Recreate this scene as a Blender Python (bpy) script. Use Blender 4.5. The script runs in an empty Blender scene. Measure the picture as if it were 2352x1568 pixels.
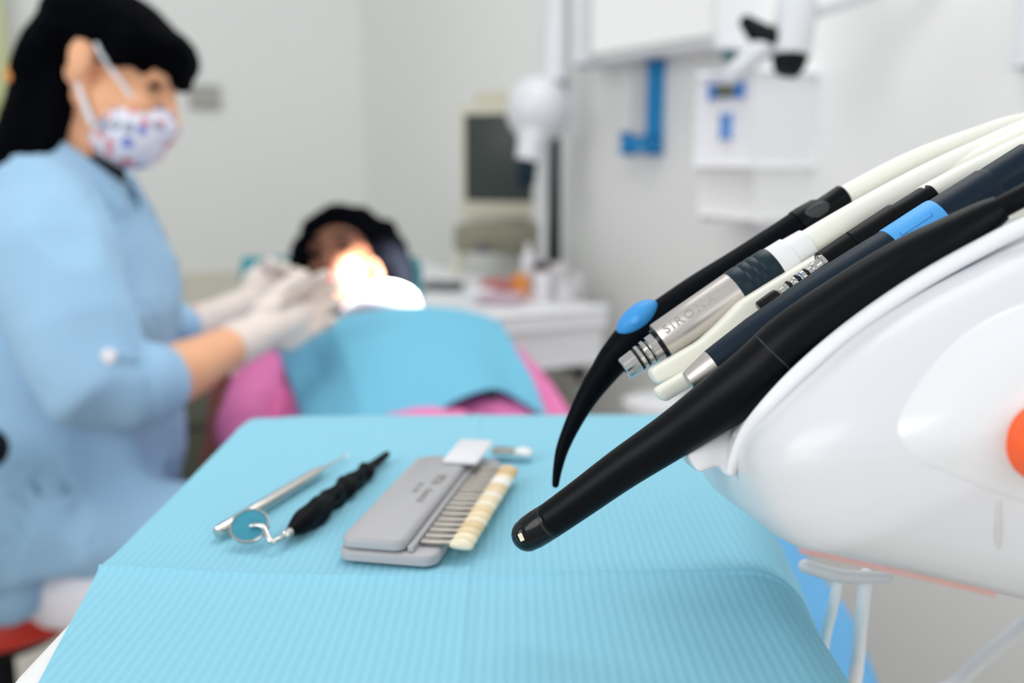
import bpy, bmesh, math, random
from mathutils import Vector, Matrix, noise
random.seed(4)
S = bpy.context.scene
C = S.collection
PI = math.pi

# ------------------------------------------------------------------ camera
F = 2352 * 35 / 36
PITCH = math.atan((784 - 350) / F)
CAM = Vector((0, 0, 1.11))
RT = Vector((1, 0, 0)); FW = Vector((0, math.cos(PITCH), -math.sin(PITCH))); UPV = Vector((0, math.sin(PITCH), math.cos(PITCH)))
cd = bpy.data.cameras.new('camera'); cam = bpy.data.objects.new('camera', cd); C.objects.link(cam)
cam.location = CAM; cam.rotation_euler = (PI / 2 - PITCH, 0, 0)
cd.lens = 35; cd.sensor_width = 36; cd.clip_start = .02; cd.clip_end = 60
cd.dof.use_dof = True; cd.dof.focus_distance = .43; cd.dof.aperture_fstop = 4.6; cd.dof.aperture_blades = 0
S.camera = cam


def P(px, py, d):
    return CAM + d * (FW + RT * ((px - 1176) / F) - UPV * ((py - 784) / F))


def ray(px, py):
    return (FW + RT * ((px - 1176) / F) - UPV * ((py - 784) / F))


def T(px, py, z=.9):
    r = ray(px, py); return CAM + r * ((z - CAM.z) / r.z)


# ------------------------------------------------------------------ materials
def lin(c):
    c = c / 255
    return c / 12.92 if c <= .04045 else ((c + .055) / 1.055) ** 2.4


def mat(name, rgb, rough=.5, metal=0., spec=.5, coat=0., trans=0., emit=0., sheen=0., sss=0., var=0., vscale=40):
    m = bpy.data.materials.new(name); m.use_nodes = True
    nt = m.node_tree; b = nt.nodes['Principled BSDF']
    col = (lin(rgb[0]), lin(rgb[1]), lin(rgb[2]), 1)
    b.inputs['Base Color'].default_value = col
    b.inputs['Roughness'].default_value = rough; b.inputs['Metallic'].default_value = metal
    b.inputs['Specular IOR Level'].default_value = spec; b.inputs['Coat Weight'].default_value = coat
    b.inputs['Transmission Weight'].default_value = trans
    b.inputs['Sheen Weight'].default_value = sheen
    if sss:
        b.inputs['Subsurface Weight'].default_value = sss
        b.inputs['Subsurface Radius'].default_value = (.012, .005, .003)
    if emit:
        b.inputs['Emission Color'].default_value = col; b.inputs['Emission Strength'].default_value = emit
    if var:
        n = nt.nodes.new('ShaderNodeTexNoise'); n.inputs['Scale'].default_value = vscale; n.inputs['Detail'].default_value = 4
        tc = nt.nodes.new('ShaderNodeTexCoord'); nt.links.new(tc.outputs['Object'], n.inputs['Vector'])
        mx = nt.nodes.new('ShaderNodeMix'); mx.data_type = 'RGBA'
        mx.inputs['A'].default_value = tuple(min(1, v * (1 - var)) for v in col[:3]) + (1,)
        mx.inputs['B'].default_value = tuple(min(1, v * (1 + var)) for v in col[:3]) + (1,)
        nt.links.new(n.outputs['Fac'], mx.inputs['Factor']); nt.links.new(mx.outputs['Result'], b.inputs['Base Color'])
    return m


M = {}
M['wall'] = mat('painted_wall', (236, 237, 235), .9, spec=.2, var=.015, vscale=3)
M['wains'] = mat('cream_panel', (222, 219, 204), .8, spec=.2)
M['floor'] = mat('vinyl_floor', (190, 186, 176), .5, var=.1, vscale=6)
M['white'] = mat('white_plastic', (236, 237, 240), .35, var=.01)
M['shell'] = mat('glossy_white_shell', (217, 219, 223), .34, coat=.15)
M['hub_highlight'] = mat('hub_highlight_plastic', (227, 229, 232), .3, coat=.25)  # lighter than the shell, paints its overexposed highlight
M['cream'] = mat('cream_plastic', (236, 235, 223), .42)
M['hose'] = mat('ivory_silicone_hose', (238, 238, 229), .45, sss=.1)
M['black'] = mat('matte_black_plastic', (3, 6, 11), .5, spec=.15)
M['scaler'] = mat('black_rubber', (2, 6, 12), .5, spec=.08)
M['brown'] = mat('soft_black_plastic', (4, 6, 10), .40, spec=.17)
M['gloss'] = mat('glossy_black_plastic', (3, 6, 10), .2, spec=.3)
M['seam'] = mat('seam_grey', (40, 46, 50), .5)
M['navy'] = mat('dark_teal_plastic', (3, 28, 44), .45, spec=.2)
M['ring'] = mat('dark_teal_rubber', (4, 34, 46), .42, spec=.3)
M['lblue'] = mat('light_blue_plastic', (72, 165, 236), .5)
M['mblue'] = mat('mid_blue_rubber', (52, 148, 218), .55)
M['steel'] = mat('satin_steel', (196, 190, 186), .38, metal=.85)
M['motor'] = mat('satin_nickel', (205, 199, 194), .34, metal=.9)
M['chrome'] = mat('polished_steel', (205, 202, 198), .16, metal=1)
M['orange'] = mat('orange_plastic', (255, 96, 28), .5)
M['pinkline'] = mat('salmon_gasket', (205, 138, 128), .6)
M['tray'] = mat('white_tray', (236, 236, 236), .35)
M['case'] = mat('grey_case_plastic', (172, 171, 174), .42, spec=.4)
M['casetext'] = mat('case_print', (118, 114, 108), .6)
M['motortext'] = mat('motor_print', (172, 166, 157), .5)
M['whitecard'] = mat('white_tab_plate', (222, 222, 228), .5)
M['tabmetal'] = mat('shade_tab_metal', (168, 162, 154), .32, metal=.9)
M['dark'] = mat('near_black', (14, 16, 20), .6)
M['screen'] = mat('switched_off_screen', (50, 58, 56), .4, spec=.4)
M['bezel'] = mat('beige_monitor_plastic', (206, 202, 184), .6)
M['olive'] = mat('olive_grey_plastic', (136, 133, 114), .7)
M['darkolive'] = mat('dark_olive_plastic', (66, 68, 56), .7)
M['blueacr'] = mat('blue_acrylic', (0, 138, 200), .3)
M['clear'] = mat('pale_acrylic', (206, 206, 208), .3)
M['skin1'] = mat('light_skin', (240, 180, 140), .55, spec=.35, sss=.15, var=.06, vscale=14)
M['skin2'] = mat('dark_brown_skin', (122, 78, 57), .5, spec=.4, sss=.1, var=.08, vscale=14)
M['lips'] = mat('lips', (140, 66, 66), .45)
M['hair'] = mat('black_hair', (1, 2, 6), .8, spec=.05, var=.3, vscale=60)
for k_, io_ in (('hair', 1.12), ('scaler', 1.15), ('brown', 1.22), ('black', 1.2), ('navy', 1.3), ('dark', 1.25)):
    M[k_].node_tree.nodes['Principled BSDF'].inputs['IOR'].default_value = io_
    M[k_].node_tree.nodes['Principled BSDF'].inputs['Specular IOR Level'].default_value = .5
M['glove'] = mat('latex_glove', (238, 224, 214), .6, spec=.3, sss=.1, var=.04, vscale=30)
M['scrub'] = mat('light_blue_scrub_cloth', (156, 194, 224), .85, spec=.15, sheen=.1, var=.05, vscale=9)
M['pants'] = mat('white_cotton', (232, 228, 236), .85, spec=.15)
M['pink'] = mat('pink_cotton', (232, 128, 182), .85, spec=.15, var=.05, vscale=10)
M['jeans'] = mat('light_blue_denim', (112, 178, 228), .9, spec=.1, var=.05, vscale=20)
M['bib'] = mat('blue_bib_paper', (114, 186, 213), .8, spec=.15)
M['tissue'] = mat('white_tissue', (236, 238, 244), .85, spec=.1)
M['red'] = mat('red_vinyl', (196, 40, 22), .4)
M['maroon'] = mat('dark_red_vinyl', (98, 10, 16), .5, spec=.25)
M['teal'] = mat('teal_vinyl', (30, 140, 150), .5)
M['darkwood'] = mat('brown_shelf', (150, 132, 100), .6)
M['hairtie'] = mat('amber_hair_tie', (214, 140, 60), .5)
M['curtain'] = mat('pale_green_curtain', (214, 220, 170), .8)
M['pbot'] = mat('white_bottle', (232, 232, 236), .4)
M['orange2'] = mat('orange_pack', (232, 150, 66), .5)
M['redpack'] = mat('dusty_red_pack', (184, 112, 112), .6)
M['pinkpack'] = mat('mauve_pack', (196, 170, 182), .6)
M['redbrown'] = mat('red_brown_plastic', (146, 66, 44), .5)
M['frost'] = mat('frosted_plastic', (214, 212, 214), .4)
M['greysw'] = mat('grey_switch', (176, 176, 170), .5)
M['led'] = mat('cream_led', (242, 232, 196), .4)
M['irongrey'] = mat('iron_grey', (90, 92, 94), .5)
M['lcd'] = mat('olive_display', (96, 92, 52), .4)
M['sblue'] = mat('soft_blue_print', (92, 150, 214), .5)
M['kblue'] = mat('blue_knob', (36, 118, 200), .4)


# ribbed crepe paper: fine ribs along the tray's depth, dotted emboss, rib troughs coloured slightly darker
def paper_mat():
    m = mat('ribbed_blue_paper', (134, 214, 242), .75, spec=.2)
    nt = m.node_tree; b = nt.nodes['Principled BSDF']; N = nt.nodes.new; L = nt.links.new
    tc = N('ShaderNodeTexCoord'); sp = N('ShaderNodeSeparateXYZ'); L(tc.outputs['Object'], sp.inputs[0])

    def math_(op, a, bb=None):
        n = N('ShaderNodeMath'); n.operation = op
        for i, v in enumerate((a, bb)):
            if v is None: continue
            if isinstance(v, (int, float)): n.inputs[i].default_value = v
            else: L(v, n.inputs[i])
        return n.outputs[0]
    nz = N('ShaderNodeTexNoise'); nz.inputs['Scale'].default_value = 18; L(tc.outputs['Object'], nz.inputs['Vector'])
    xx = math_('ADD', sp.outputs[0], math_('MULTIPLY', nz.outputs['Fac'], .0012))
    rib = math_('SINE', math_('MULTIPLY', xx, 2 * PI / .0046))
    fine = math_('SINE', math_('MULTIPLY', xx, 2 * PI / .0014))
    weave = math_('MULTIPLY', fine, math_('SINE', math_('MULTIPLY', sp.outputs[1], 2 * PI / .0012)))
    h = math_('ADD', rib, math_('MULTIPLY', weave, .35))
    bp = N('ShaderNodeBump'); bp.inputs['Strength'].default_value = .30; bp.inputs['Distance'].default_value = .00030
    L(h, bp.inputs['Height']); L(bp.outputs['Normal'], b.inputs['Normal'])
    mx = N('ShaderNodeMix'); mx.data_type = 'RGBA'
    mx.inputs['A'].default_value = (lin(138), lin(199), lin(220), 1); mx.inputs['B'].default_value = (lin(144), lin(204), lin(224), 1)
    L(math_('ADD', math_('MULTIPLY', rib, .5), .5), mx.inputs['Factor']); L(mx.outputs['Result'], b.inputs['Base Color'])
    return m


M['paper'] = paper_mat()


def mask_mat():
    m = mat('floral_mask_cloth', (226, 226, 238), .85, spec=.15)
    nt = m.node_tree; b = nt.nodes['Principled BSDF']; N = nt.nodes.new; L = nt.links.new
    tc = N('ShaderNodeTexCoord'); v = N('ShaderNodeTexVoronoi'); v.inputs['Scale'].default_value = 60
    L(tc.outputs['Object'], v.inputs['Vector'])
    r = N('ShaderNodeValToRGB'); r.color_ramp.interpolation = 'CONSTANT'
    e = r.color_ramp.elements
    e[0].position = 0; e[0].color = (lin(226), lin(128), lin(130), 1)
    e[1].position = .28; e[1].color = (lin(228), lin(228), lin(240), 1)
    for p_, c_ in ((.55, (128, 146, 206)), (.75, (232, 230, 240)), (.86, (150, 160, 176))):
        k = e.new(p_); k.color = (lin(c_[0]), lin(c_[1]), lin(c_[2]), 1)
    sp = N('ShaderNodeSeparateColor'); L(v.outputs['Color'], sp.inputs[0]); L(sp.outputs[0], r.inputs['Fac'])
    lt = N('ShaderNodeMath'); lt.operation = 'LESS_THAN'; lt.inputs[1].default_value = .5; L(v.outputs['Distance'], lt.inputs[0])
    mx = N('ShaderNodeMix'); mx.data_type = 'RGBA'; mx.inputs['A'].default_value = (lin(228), lin(228), lin(240), 1)
    L(lt.outputs[0], mx.inputs['Factor']); L(r.outputs['Color'], mx.inputs['B']); L(mx.outputs['Result'], b.inputs['Base Color'])
    return m


M['mask'] = mask_mat()


# ------------------------------------------------------------------ object helpers
def thing(name, label, cat, loc=(0, 0, 0), group=None):
    o = bpy.data.objects.new(name, None); C.objects.link(o); o.location = loc
    o.empty_display_size = .02
    o['label'] = label; o['category'] = cat
    if group: o['group'] = group
    return o


def tag(o, label, cat, group=None):
    o['label'] = label; o['category'] = cat
    if group: o['group'] = group
    return o


def link(name, me, m, parent=None, smooth=True, angle=35, label=None):
    if m is not None:
        me.materials.clear(); me.materials.append(m)
    for p in me.polygons: p.use_smooth = smooth
    if smooth and angle: me.set_sharp_from_angle(angle=math.radians(angle))
    o = bpy.data.objects.new(name, me); C.objects.link(o)
    if parent is not None:
        o.parent = parent
        w = Vector(parent.location); p2 = parent.parent
        while p2 is not None: w += Vector(p2.location); p2 = p2.parent
        o.location = -w      # meshes are built in world coordinates; parents are unrotated empties or meshes
    if label: o['label'] = label
    return o


def from_bm(name, bm, m, parent=None, smooth=True, angle=35, label=None):
    bmesh.ops.recalc_face_normals(bm, faces=bm.faces)
    me = bpy.data.meshes.new(name); bm.to_mesh(me); bm.free()
    return link(name, me, m, parent, smooth, angle, label)


def frames(pts):
    out = []; n = len(pts); u = None
    for i in range(n):
        t = (pts[min(i + 1, n - 1)] - pts[max(i - 1, 0)])
        if t.length > 1e-9: t = t.normalized()
        else: t = out[-1][0] if out else Vector((0, 0, 1))
        if out and t.dot(out[-1][0]) < -.2: t = -t
        if u is None:
            a = Vector((0, 0, 1)) if abs(t.z) < .9 else Vector((1, 0, 0))
            u = (a - t * a.dot(t)).normalized()
        else:
            u = u - t * u.dot(t)
            u = u.normalized() if u.length > 1e-6 else Vector((1, 0, 0))
        out.append((t, u, t.cross(u)))
    return out


def add_loft(bm, pts, rad, seg=24, cap='flat', up=None):
    """tube through pts; rad items are r or (r_along_up, r_across)"""
    pts = [Vector(p) for p in pts]
    rad = [r if isinstance(r, tuple) else (r, r) for r in rad]
    P2, R2 = list(pts), list(rad)
    if cap == 'round':
        t0 = (pts[0] - pts[1]).normalized(); t1 = (pts[-1] - pts[-2]).normalized()
        r0, r1 = rad[0], rad[-1]; a, b, c_, d_ = [], [], [], []
        for k in range(1, 6):
            ang = k / 5 * PI / 2 * .97
            a.append(pts[0] + t0 * min(r0) * math.sin(ang)); b.append((r0[0] * math.cos(ang), r0[1] * math.cos(ang)))
            c_.append(pts[-1] + t1 * min(r1) * math.sin(ang)); d_.append((r1[0] * math.cos(ang), r1[1] * math.cos(ang)))
        P2 = a[::-1] + pts + c_; R2 = b[::-1] + rad + d_
    fr = frames(pts)
    if cap == 'round':
        fr = [fr[0]] * 5 + fr + [fr[-1]] * 5
    rings = []
    for p, r, (t, u, v) in zip(P2, R2, fr):
        if up is not None:
            u = (up - t * up.dot(t)).normalized(); v = t.cross(u)
        rings.append([bm.verts.new(p + u * r[0] * math.cos(2 * PI * k / seg) + v * r[1] * math.sin(2 * PI * k / seg)) for k in range(seg)])
    for a, b in zip(rings, rings[1:]):
        for k in range(seg):
            bm.faces.new((a[k], a[(k + 1) % seg], b[(k + 1) % seg], b[k]))
    bm.faces.new(rings[0][::-1]); bm.faces.new(rings[-1])


def smooth_path(pts, rad, n=6):
    """Catmull-Rom through pts with radii"""
    pts = [Vector(p) for p in pts]; out, ro = [], []
    def g(i): return pts[max(0, min(len(pts) - 1, i))]
    def q(i): return rad[max(0, min(len(rad) - 1, i))]
    def cr(a, b, c_, d_, t): return .5 * ((2 * b) + (c_ - a) * t + (2 * a - 5 * b + 4 * c_ - d_) * t * t + (3 * b - a - 3 * c_ + d_) * t ** 3)
    for i in range(len(pts) - 1):
        for k in range(n):
            t = k / n
            out.append(cr(g(i - 1), g(i), g(i + 1), g(i + 2), t)); ro.append(max(1e-5, cr(q(i - 1), q(i), q(i + 1), q(i + 2), t)))
    out.append(pts[-1]); ro.append(rad[-1])
    return out, ro


def tube(name, pts, rad, m, parent=None, seg=24, cap='flat', smooth_n=0, angle=35, label=None, up=None):
    if not isinstance(rad, (list, tuple)): rad = [rad] * len(pts)
    if smooth_n: pts, rad = smooth_path(pts, list(rad), smooth_n)
    bm = bmesh.new(); add_loft(bm, pts, rad, seg, cap, up)
    return from_bm(name, bm, m, parent, True, angle, label)


def ptube(name, spec, m, parent=None, seg=28, cap='flat', smooth_n=0, angle=35, label=None):
    """spec: (px, py, depth, radius in px) along a real-depth axis"""
    return tube(name, [P(a, b, d) for a, b, d, r in spec], [r * d / F for a, b, d, r in spec], m, parent, seg, cap, smooth_n, angle, label)


def add_box(bm, c, size, ax=None, bev=0, seg=2):
    ax = ax or (Vector((1, 0, 0)), Vector((0, 1, 0)), Vector((0, 0, 1)))
    c = Vector(c); r = bmesh.ops.create_cube(bm, size=1); vs = r['verts']
    for v in vs:
        q = v.co.copy(); v.co = c + ax[0] * q.x * size[0] + ax[1] * q.y * size[1] + ax[2] * q.z * size[2]
    if bev:
        es = list({e for v in vs for e in v.link_edges})
        bmesh.ops.bevel(bm, geom=es, offset=bev, segments=seg, profile=.5, affect='EDGES')


def box(name, c, size, m, parent=None, ax=None, bev=0, seg=2, label=None):
    bm = bmesh.new(); add_box(bm, c, size, ax, bev, seg)
    return from_bm(name, bm, m, parent, True, 40, label)


def add_ell(bm, c, ax, rad, seg=20, rings=14):
    r = bmesh.ops.create_uvsphere(bm, u_segments=seg, v_segments=rings, radius=1)
    c = Vector(c)
    for v in r['verts']:
        q = v.co.copy(); v.co = c + ax[0] * q.x * rad[0] + ax[1] * q.y * rad[1] + ax[2] * q.z * rad[2]


AX = (Vector((1, 0, 0)), Vector((0, 1, 0)), Vector((0, 0, 1)))


def ell(name, c, rad, m, parent=None, ax=AX, seg=24, rings=16, label=None):
    bm = bmesh.new(); add_ell(bm, c, ax, rad, seg, rings)
    return from_bm(name, bm, m, parent, True, 0, label)


def prism(name, poly, zdir, depth, m, parent=None, bev=0, seg=2, label=None, angle=35):
    """closed 3-D polygon extruded along zdir"""
    bm = bmesh.new(); vs = [bm.verts.new(p) for p in poly]; f = bm.faces.new(vs)
    r = bmesh.ops.extrude_face_region(bm, geom=[f])
    bmesh.ops.translate(bm, verts=[e for e in r['geom'] if isinstance(e, bmesh.types.BMVert)], vec=zdir * depth)
    if bev: bmesh.ops.bevel(bm, geom=list(bm.edges), offset=bev, segments=seg, profile=.5, affect='EDGES')
    return from_bm(name, bm, m, parent, True, angle, label)


def rrect(w, h, r, n=6):
    out = []
    for cx, cy, a0 in ((w / 2 - r, h / 2 - r, 0), (-w / 2 + r, h / 2 - r, 90), (-w / 2 + r, -h / 2 + r, 180), (w / 2 - r, -h / 2 + r, 270)):
        for k in range(n + 1):
            a = math.radians(a0 + 90 * k / n); out.append((cx + r * math.cos(a), cy + r * math.sin(a)))
    return out


def blob(name, prims, m, parent=None, voxel=.006, it=6, wrinkle=0, wscale=14, label=None):
    """one continuous skin over overlapping primitives: ('e', c, axes, radii) or ('l', pts, radii)"""
    bm = bmesh.new()
    for p in prims:
        if p[0] == 'e': add_ell(bm, p[1], p[2], p[3], 20, 14)
        else: add_loft(bm, p[1], p[2], 16, 'round')
    bmesh.ops.recalc_face_normals(bm, faces=bm.faces)
    me = bpy.data.meshes.new(name + '_raw'); bm.to_mesh(me); bm.free()
    t = bpy.data.objects.new(name + '_raw', me); C.objects.link(t)
    r = t.modifiers.new('r', 'REMESH'); r.mode = 'VOXEL'; r.voxel_size = voxel
    s = t.modifiers.new('s', 'SMOOTH'); s.factor = .5; s.iterations = it
    dg = bpy.context.evaluated_depsgraph_get(); dg.update()
    nm = bpy.data.meshes.new_from_object(t.evaluated_get(dg)); nm.name = name
    bpy.data.objects.remove(t); bpy.data.meshes.remove(me)
    if wrinkle:
        for v in nm.vertices:
            q = v.co * wscale
            k = noise.noise(q) + .6 * noise.noise(q * 2.1 + Vector((3, 1, 7)))
            k = 1 - abs(k) * 2.2
            v.co += v.normal * wrinkle * max(-.9, k * .8)
    return link(name, nm, m, parent, True, 0, label)


def struct(o):
    o['kind'] = 'structure'; return o


# ------------------------------------------------------------------ the room
C0 = Vector((-.639, 4.4, 0))
WU = Vector((.457, -.8895, 0)).normalized(); WN = Vector((-WU.y * -1, WU.x * -1, 0))
WN = Vector((-.8895, -.457, 0)).normalized()
Z = Vector((0, 0, 1))


def whit(px, py, off):
    r = ray(px, py); p0 = C0 + WN * off
    return CAM + r * ((p0 - CAM).dot(WN) / r.dot(WN))


def wcoord(p):
    q = p - C0; return q.dot(WU), q.dot(WN), p.z


def wpt(u, n, z): return C0 + WU * u + WN * n + Z * z


WAX = (WU, WN, Z)


def wbox(name, u0, u1, n0, n1, z0, z1, m, parent=None, bev=.004, label=None):
    return box(name, wpt((u0 + u1) / 2, (n0 + n1) / 2, (z0 + z1) / 2), (u1 - u0, n1 - n0, z1 - z0), m, parent, WAX, bev, 2, label)


struct(wbox('wall_right', -.1, 5.6, -.12, 0, 0, 2.9, M['wall'], None, 0))
struct(box('wall_back', C0 + WN * 2.2 - WU * .06 + Z * 1.45, (.12, 4.4, 2.9), M['wall'], None, WAX, 0))
fl = box('floor', (0, 2.2, -.05), (7.6, 8.4, .1), M['floor'], None, None, 0); struct(fl)
# low cream panelling on the far wall
pz = .62
struct(box('trim_1', C0 + WN * 2.2 + WU * .012 + Z * pz / 2, (.024, 4.38, pz), M['wains'], None, WAX, .004))
# light door frame at the very right of the side wall
p = whit(2334, 150, .02); u_, n_, z_ = wcoord(p)
struct(wbox('trim_2', u_ - .0, u_ + .09, .0, .03, 1.24, 2.4, M['shell'], None, .003))

# pale green curtain at the far left
ct = bmesh.new()
cpts = []
r_c = ray(14, 100); bx0 = CAM + r_c * ((C0 + WU * .09 - CAM).dot(WU) / r_c.dot(WU)); bx0.z = 0
for k in range(41):
    t = k / 40; cpts.append(bx0 + WN * t * .5 + WU * (.03 * math.sin(t * 34)))
lo = [ct.verts.new(p + Z * .9) for p in cpts]; hi = [ct.verts.new(p + Z * 2.3) for p in cpts]
for k in range(40): ct.faces.new((lo[k], lo[k + 1], hi[k + 1], hi[k]))
cu = from_bm('curtain', ct, M['curtain'], None, True, 0)
sm = cu.modifiers.new('thick', 'SOLIDIFY'); sm.thickness = .004
tag(cu, 'pale yellow-green curtain hanging behind the masked person at the far wall', 'curtain')
# light switch on far wall
r = ray(470, 224); BN = WU; pl = C0 + WU * .0
ph = CAM + r * ((pl - CAM).dot(WU) / r.dot(WU))
sw = thing('light_switch', 'small grey double switch plate on the far wall beside the masked person\'s face', 'switch', ph)
box('plate', ph + WU * .007, (.012, .115, .085), M['greysw'], sw, WAX, .004)
for s_ in (-1, 1):
    box('rocker', ph + WU * .015 + WN * s_ * .024, (.008, .042, .062), M['greysw'], sw, WAX, .002)

# ---- wall cabinet
o_ = .12
a = wcoord(whit(1322, 152, o_)); b = wcoord(whit(1735, 96, .004))
zc = a[2] + .004; u0, u1 = a[0], b[0]
cb = thing('wall_cabinet', 'white wall cabinet hung high on the side wall above the blue bracket', 'cabinet', wpt((u0 + u1) / 2, 0, zc))
wbox('body', u0, u1, .004, o_ - .02, zc, zc + .7, M['white'], cb, .008)
du = .07
wbox('side_post', u0, u0 + .07, o_ - .02, o_ + .004, zc, zc + .7, M['shell'], cb, .006, 'bright white rounded front post')
dr = wbox('door', u0 + .08, u1 - .005, o_ - .02, o_ - .002, zc + .02, zc + .69, M['wall'], cb, .004, 'light grey door panel')
wbox('handle', u1 - .12, u1 - .04, o_ - .002, o_ + .014, zc + .3, zc + .315, M['white'], dr, .003)

# ---- blue bracket with clear leaflet panel
a = wcoord(whit(1498, 142, .02)); b = wcoord(whit(1519, 345, .004)); c = wcoord(whit(1436, 330, .03))
hb = thing('leaflet_holder', 'bright blue L-shaped acrylic holder on the side wall below the cabinet', 'holder', wpt(b[0], .0, b[2]))
wz = (b[0] - c[0])
wbox('upright', b[0] - .028, b[0], .004, .020, b[2], min(a[2], zc - .006), M['blueacr'], hb, .012)
wbox('ledge', c[0], b[0] - .003, .004, .032, b[2], b[2] + .034, M['blueacr'], hb, .012)
wbox('panel', c[0] + .004, b[0] - .030, .006, .014, b[2] + .036, min(a[2], zc - .01), M['clear'], hb, .002, 'pale printed panel')

# ---- wall mounted control box
ofs = .14
a = wcoord(whit(1606, 330, ofs)); b = wcoord(whit(1738, 330, ofs))
top = wcoord(whit(1670, 172, ofs))[2]; bot = wcoord(whit(1670, 500, ofs))[2]
kb = thing('x_ray_control_box', 'white control box on the side wall with small blue-edged display', 'control box', wpt((a[0] + b[0]) / 2, 0, bot))
U0, U1 = a[0], b[0]; H = top - bot
wbox('housing', U0, U1, .004, ofs, bot + H * .36, top, M['white'], kb, .012)
wbox('lower_housing', U0 + .004, U1, .004, ofs - .012, bot, bot + H * .352, M['wall'], kb, .012)
z1 = wcoord(whit(1670, 210, ofs))[2]
um = (U0 + U1) / 2; w_ = U1 - U0
dsp = wbox('display', um - w_ * .30, um + w_ * .26, ofs - .002, ofs + .006, z1 - .012, z1 + .014, M['kblue'], kb, .004, 'blue display surround')
wbox('display_window', um - w_ * .16, um + w_ * .13, ofs + .005, ofs + .008, z1 - .009, z1 + .011, M['lcd'], dsp, .002, 'dark olive display window')
z2 = wcoord(whit(1665, 290, ofs))[2]
wbox('key', um - w_ * .07, um + w_ * .07, ofs - .002, ofs + .004, z2 - .02, z2 + .02, M['sblue'], kb, .006, 'blue printed key')
# tall white arm column beside it
ofs = .07
a = wcoord(whit(1746, 330, ofs)); b = wcoord(whit(1836, 330, .004))
topc = wcoord(whit(1790, 165, ofs))[2]; botc = wcoord(whit(1790, 640, ofs))[2]
kc = thing('wall_column', 'tall white column on the side wall with a round blue knob', 'column', wpt((a[0] + b[0]) / 2, 0, botc))
wbox('body', a[0] + .004, b[0], .004, ofs, botc, topc, M['shell'], kc, .02)
p = whit(1780, 349, ofs); q = wcoord(p)
tube('knob', [wpt(q[0], ofs - .004, q[2]), wpt(q[0], ofs + .014, q[2]), wpt(q[0], ofs + .02, q[2])], [.021, .021, .014], M['kblue'], kc, label='blue round knob')
# little teal clip
q = wcoord(whit(1675, 122, .24))
tk = wbox('clip', q[0] - .012, q[0] + .012, .0, .012, q[2] - .012, q[2] + .012, M['teal'], None, .003)
tk.location += WN * 0
q2 = wcoord(whit(1676, 122, .006))
tk.data.transform(Matrix.Translation(wpt(q2[0], 0, q2[2]) - wpt(q[0], 0, q[2])))
tag(tk, 'tiny teal clip on the side wall beside the wall cabinet', 'clip')

# ---- jointed lamp arm, upper right
la = thing('jointed_wall_mount', 'white jointed arm with black joints reaching out from the side wall, top right', 'wall mount', P(1830, 60, 1.6))
D = 1.6
ptube('cylinder', [(1846, -190, D, 44), (1840, -40, D, 46), (1830, 20, D, 47), (1816, 118, D, 47), (1815, 130, D, 44)], M['shell'], la, cap='flat')
ptube('end_cap', [(1815, 128, D, 41), (1811, 150, D, 38), (1806, 170, D, 28)], M['dark'], la, label='black end cap')
tube('joint', [P(1715, 52, D), P(1742, 76, D), P(1768, 92, D), P(1800, 70, D + .02)], [.012, .019, .021, .018], M['dark'], la, cap='round', smooth_n=5, label='black elbow joint')
ptube('lower_arm', [(1765, 98, D, 25), (1742, 118, D, 26), (1700, 156, D + .01, 23), (1680, 176, D + .02, 21)], M['shell'], la, cap='round', smooth_n=5)
ptube('upper_arm', [(1880, 10, D, 30), (2000, -30, D + .0, 30), (2120, -90, D, 30)], M['white'], la, cap='round')
for nm_ in ():
    pass

# ---- counter trolley
zt = .756
r = ray(1386, 708); pr = CAM + r * ((zt - CAM.z) / r.z)
q = wcoord(pr)
cu1, cn0 = q[0], q[1]
CW = .56; CL = 1.15; cn0 = max(cn0, .02)
tr = thing('counter', 'white counter top running along the side wall behind the lying person', 'counter', wpt(cu1 - CL / 2, cn0 + CW / 2, 0))
wbox('worktop', cu1 - CL, cu1, cn0, cn0 + CW, zt - .035, zt, M['white'], tr, .01)
wbox('front_panel', cu1 - CL + .02, cu1 - .004, cn0 + .006, cn0 + CW - .01, zt - .125, zt - .036, M['white'], tr, .006)
for uu in (cu1 - CL + .06, cu1 - .42):
    for nn in (cn0 + .04, cn0 + CW - .06):
        wbox('leg', uu - .02, uu + .02, nn - .02, nn + .02, .0, zt - .125, M['bezel'], tr, .003)
wbox('back_panel', cu1 - CL + .02, cu1 - .40, cn0 + .002, cn0 + .02, .12, zt - .126, M['darkwood'], tr, .002, 'brown back panel')
wbox('shelf', cu1 - CL + .02, cu1 - .40, cn0 + .022, cn0 + CW - .02, .3, .33, M['darkwood'], tr, .002, 'brown lower shelf')
for k_, (hx, hy) in enumerate(((1285, 822), (1318, 838))):
    dd = 2.42
    tube('hook', [P(hx - 14, hy - 30, dd), P(hx - 12, hy - 4, dd), P(hx, hy + 8, dd), P(hx + 12, hy + 2, dd + .01), P(hx + 14, hy + 24 + 8 * k_, dd + .01)], [.009, .012, .014, .014, .010], M['dark'], tr, cap='round', smooth_n=4, label='black hook under the counter')

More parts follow.
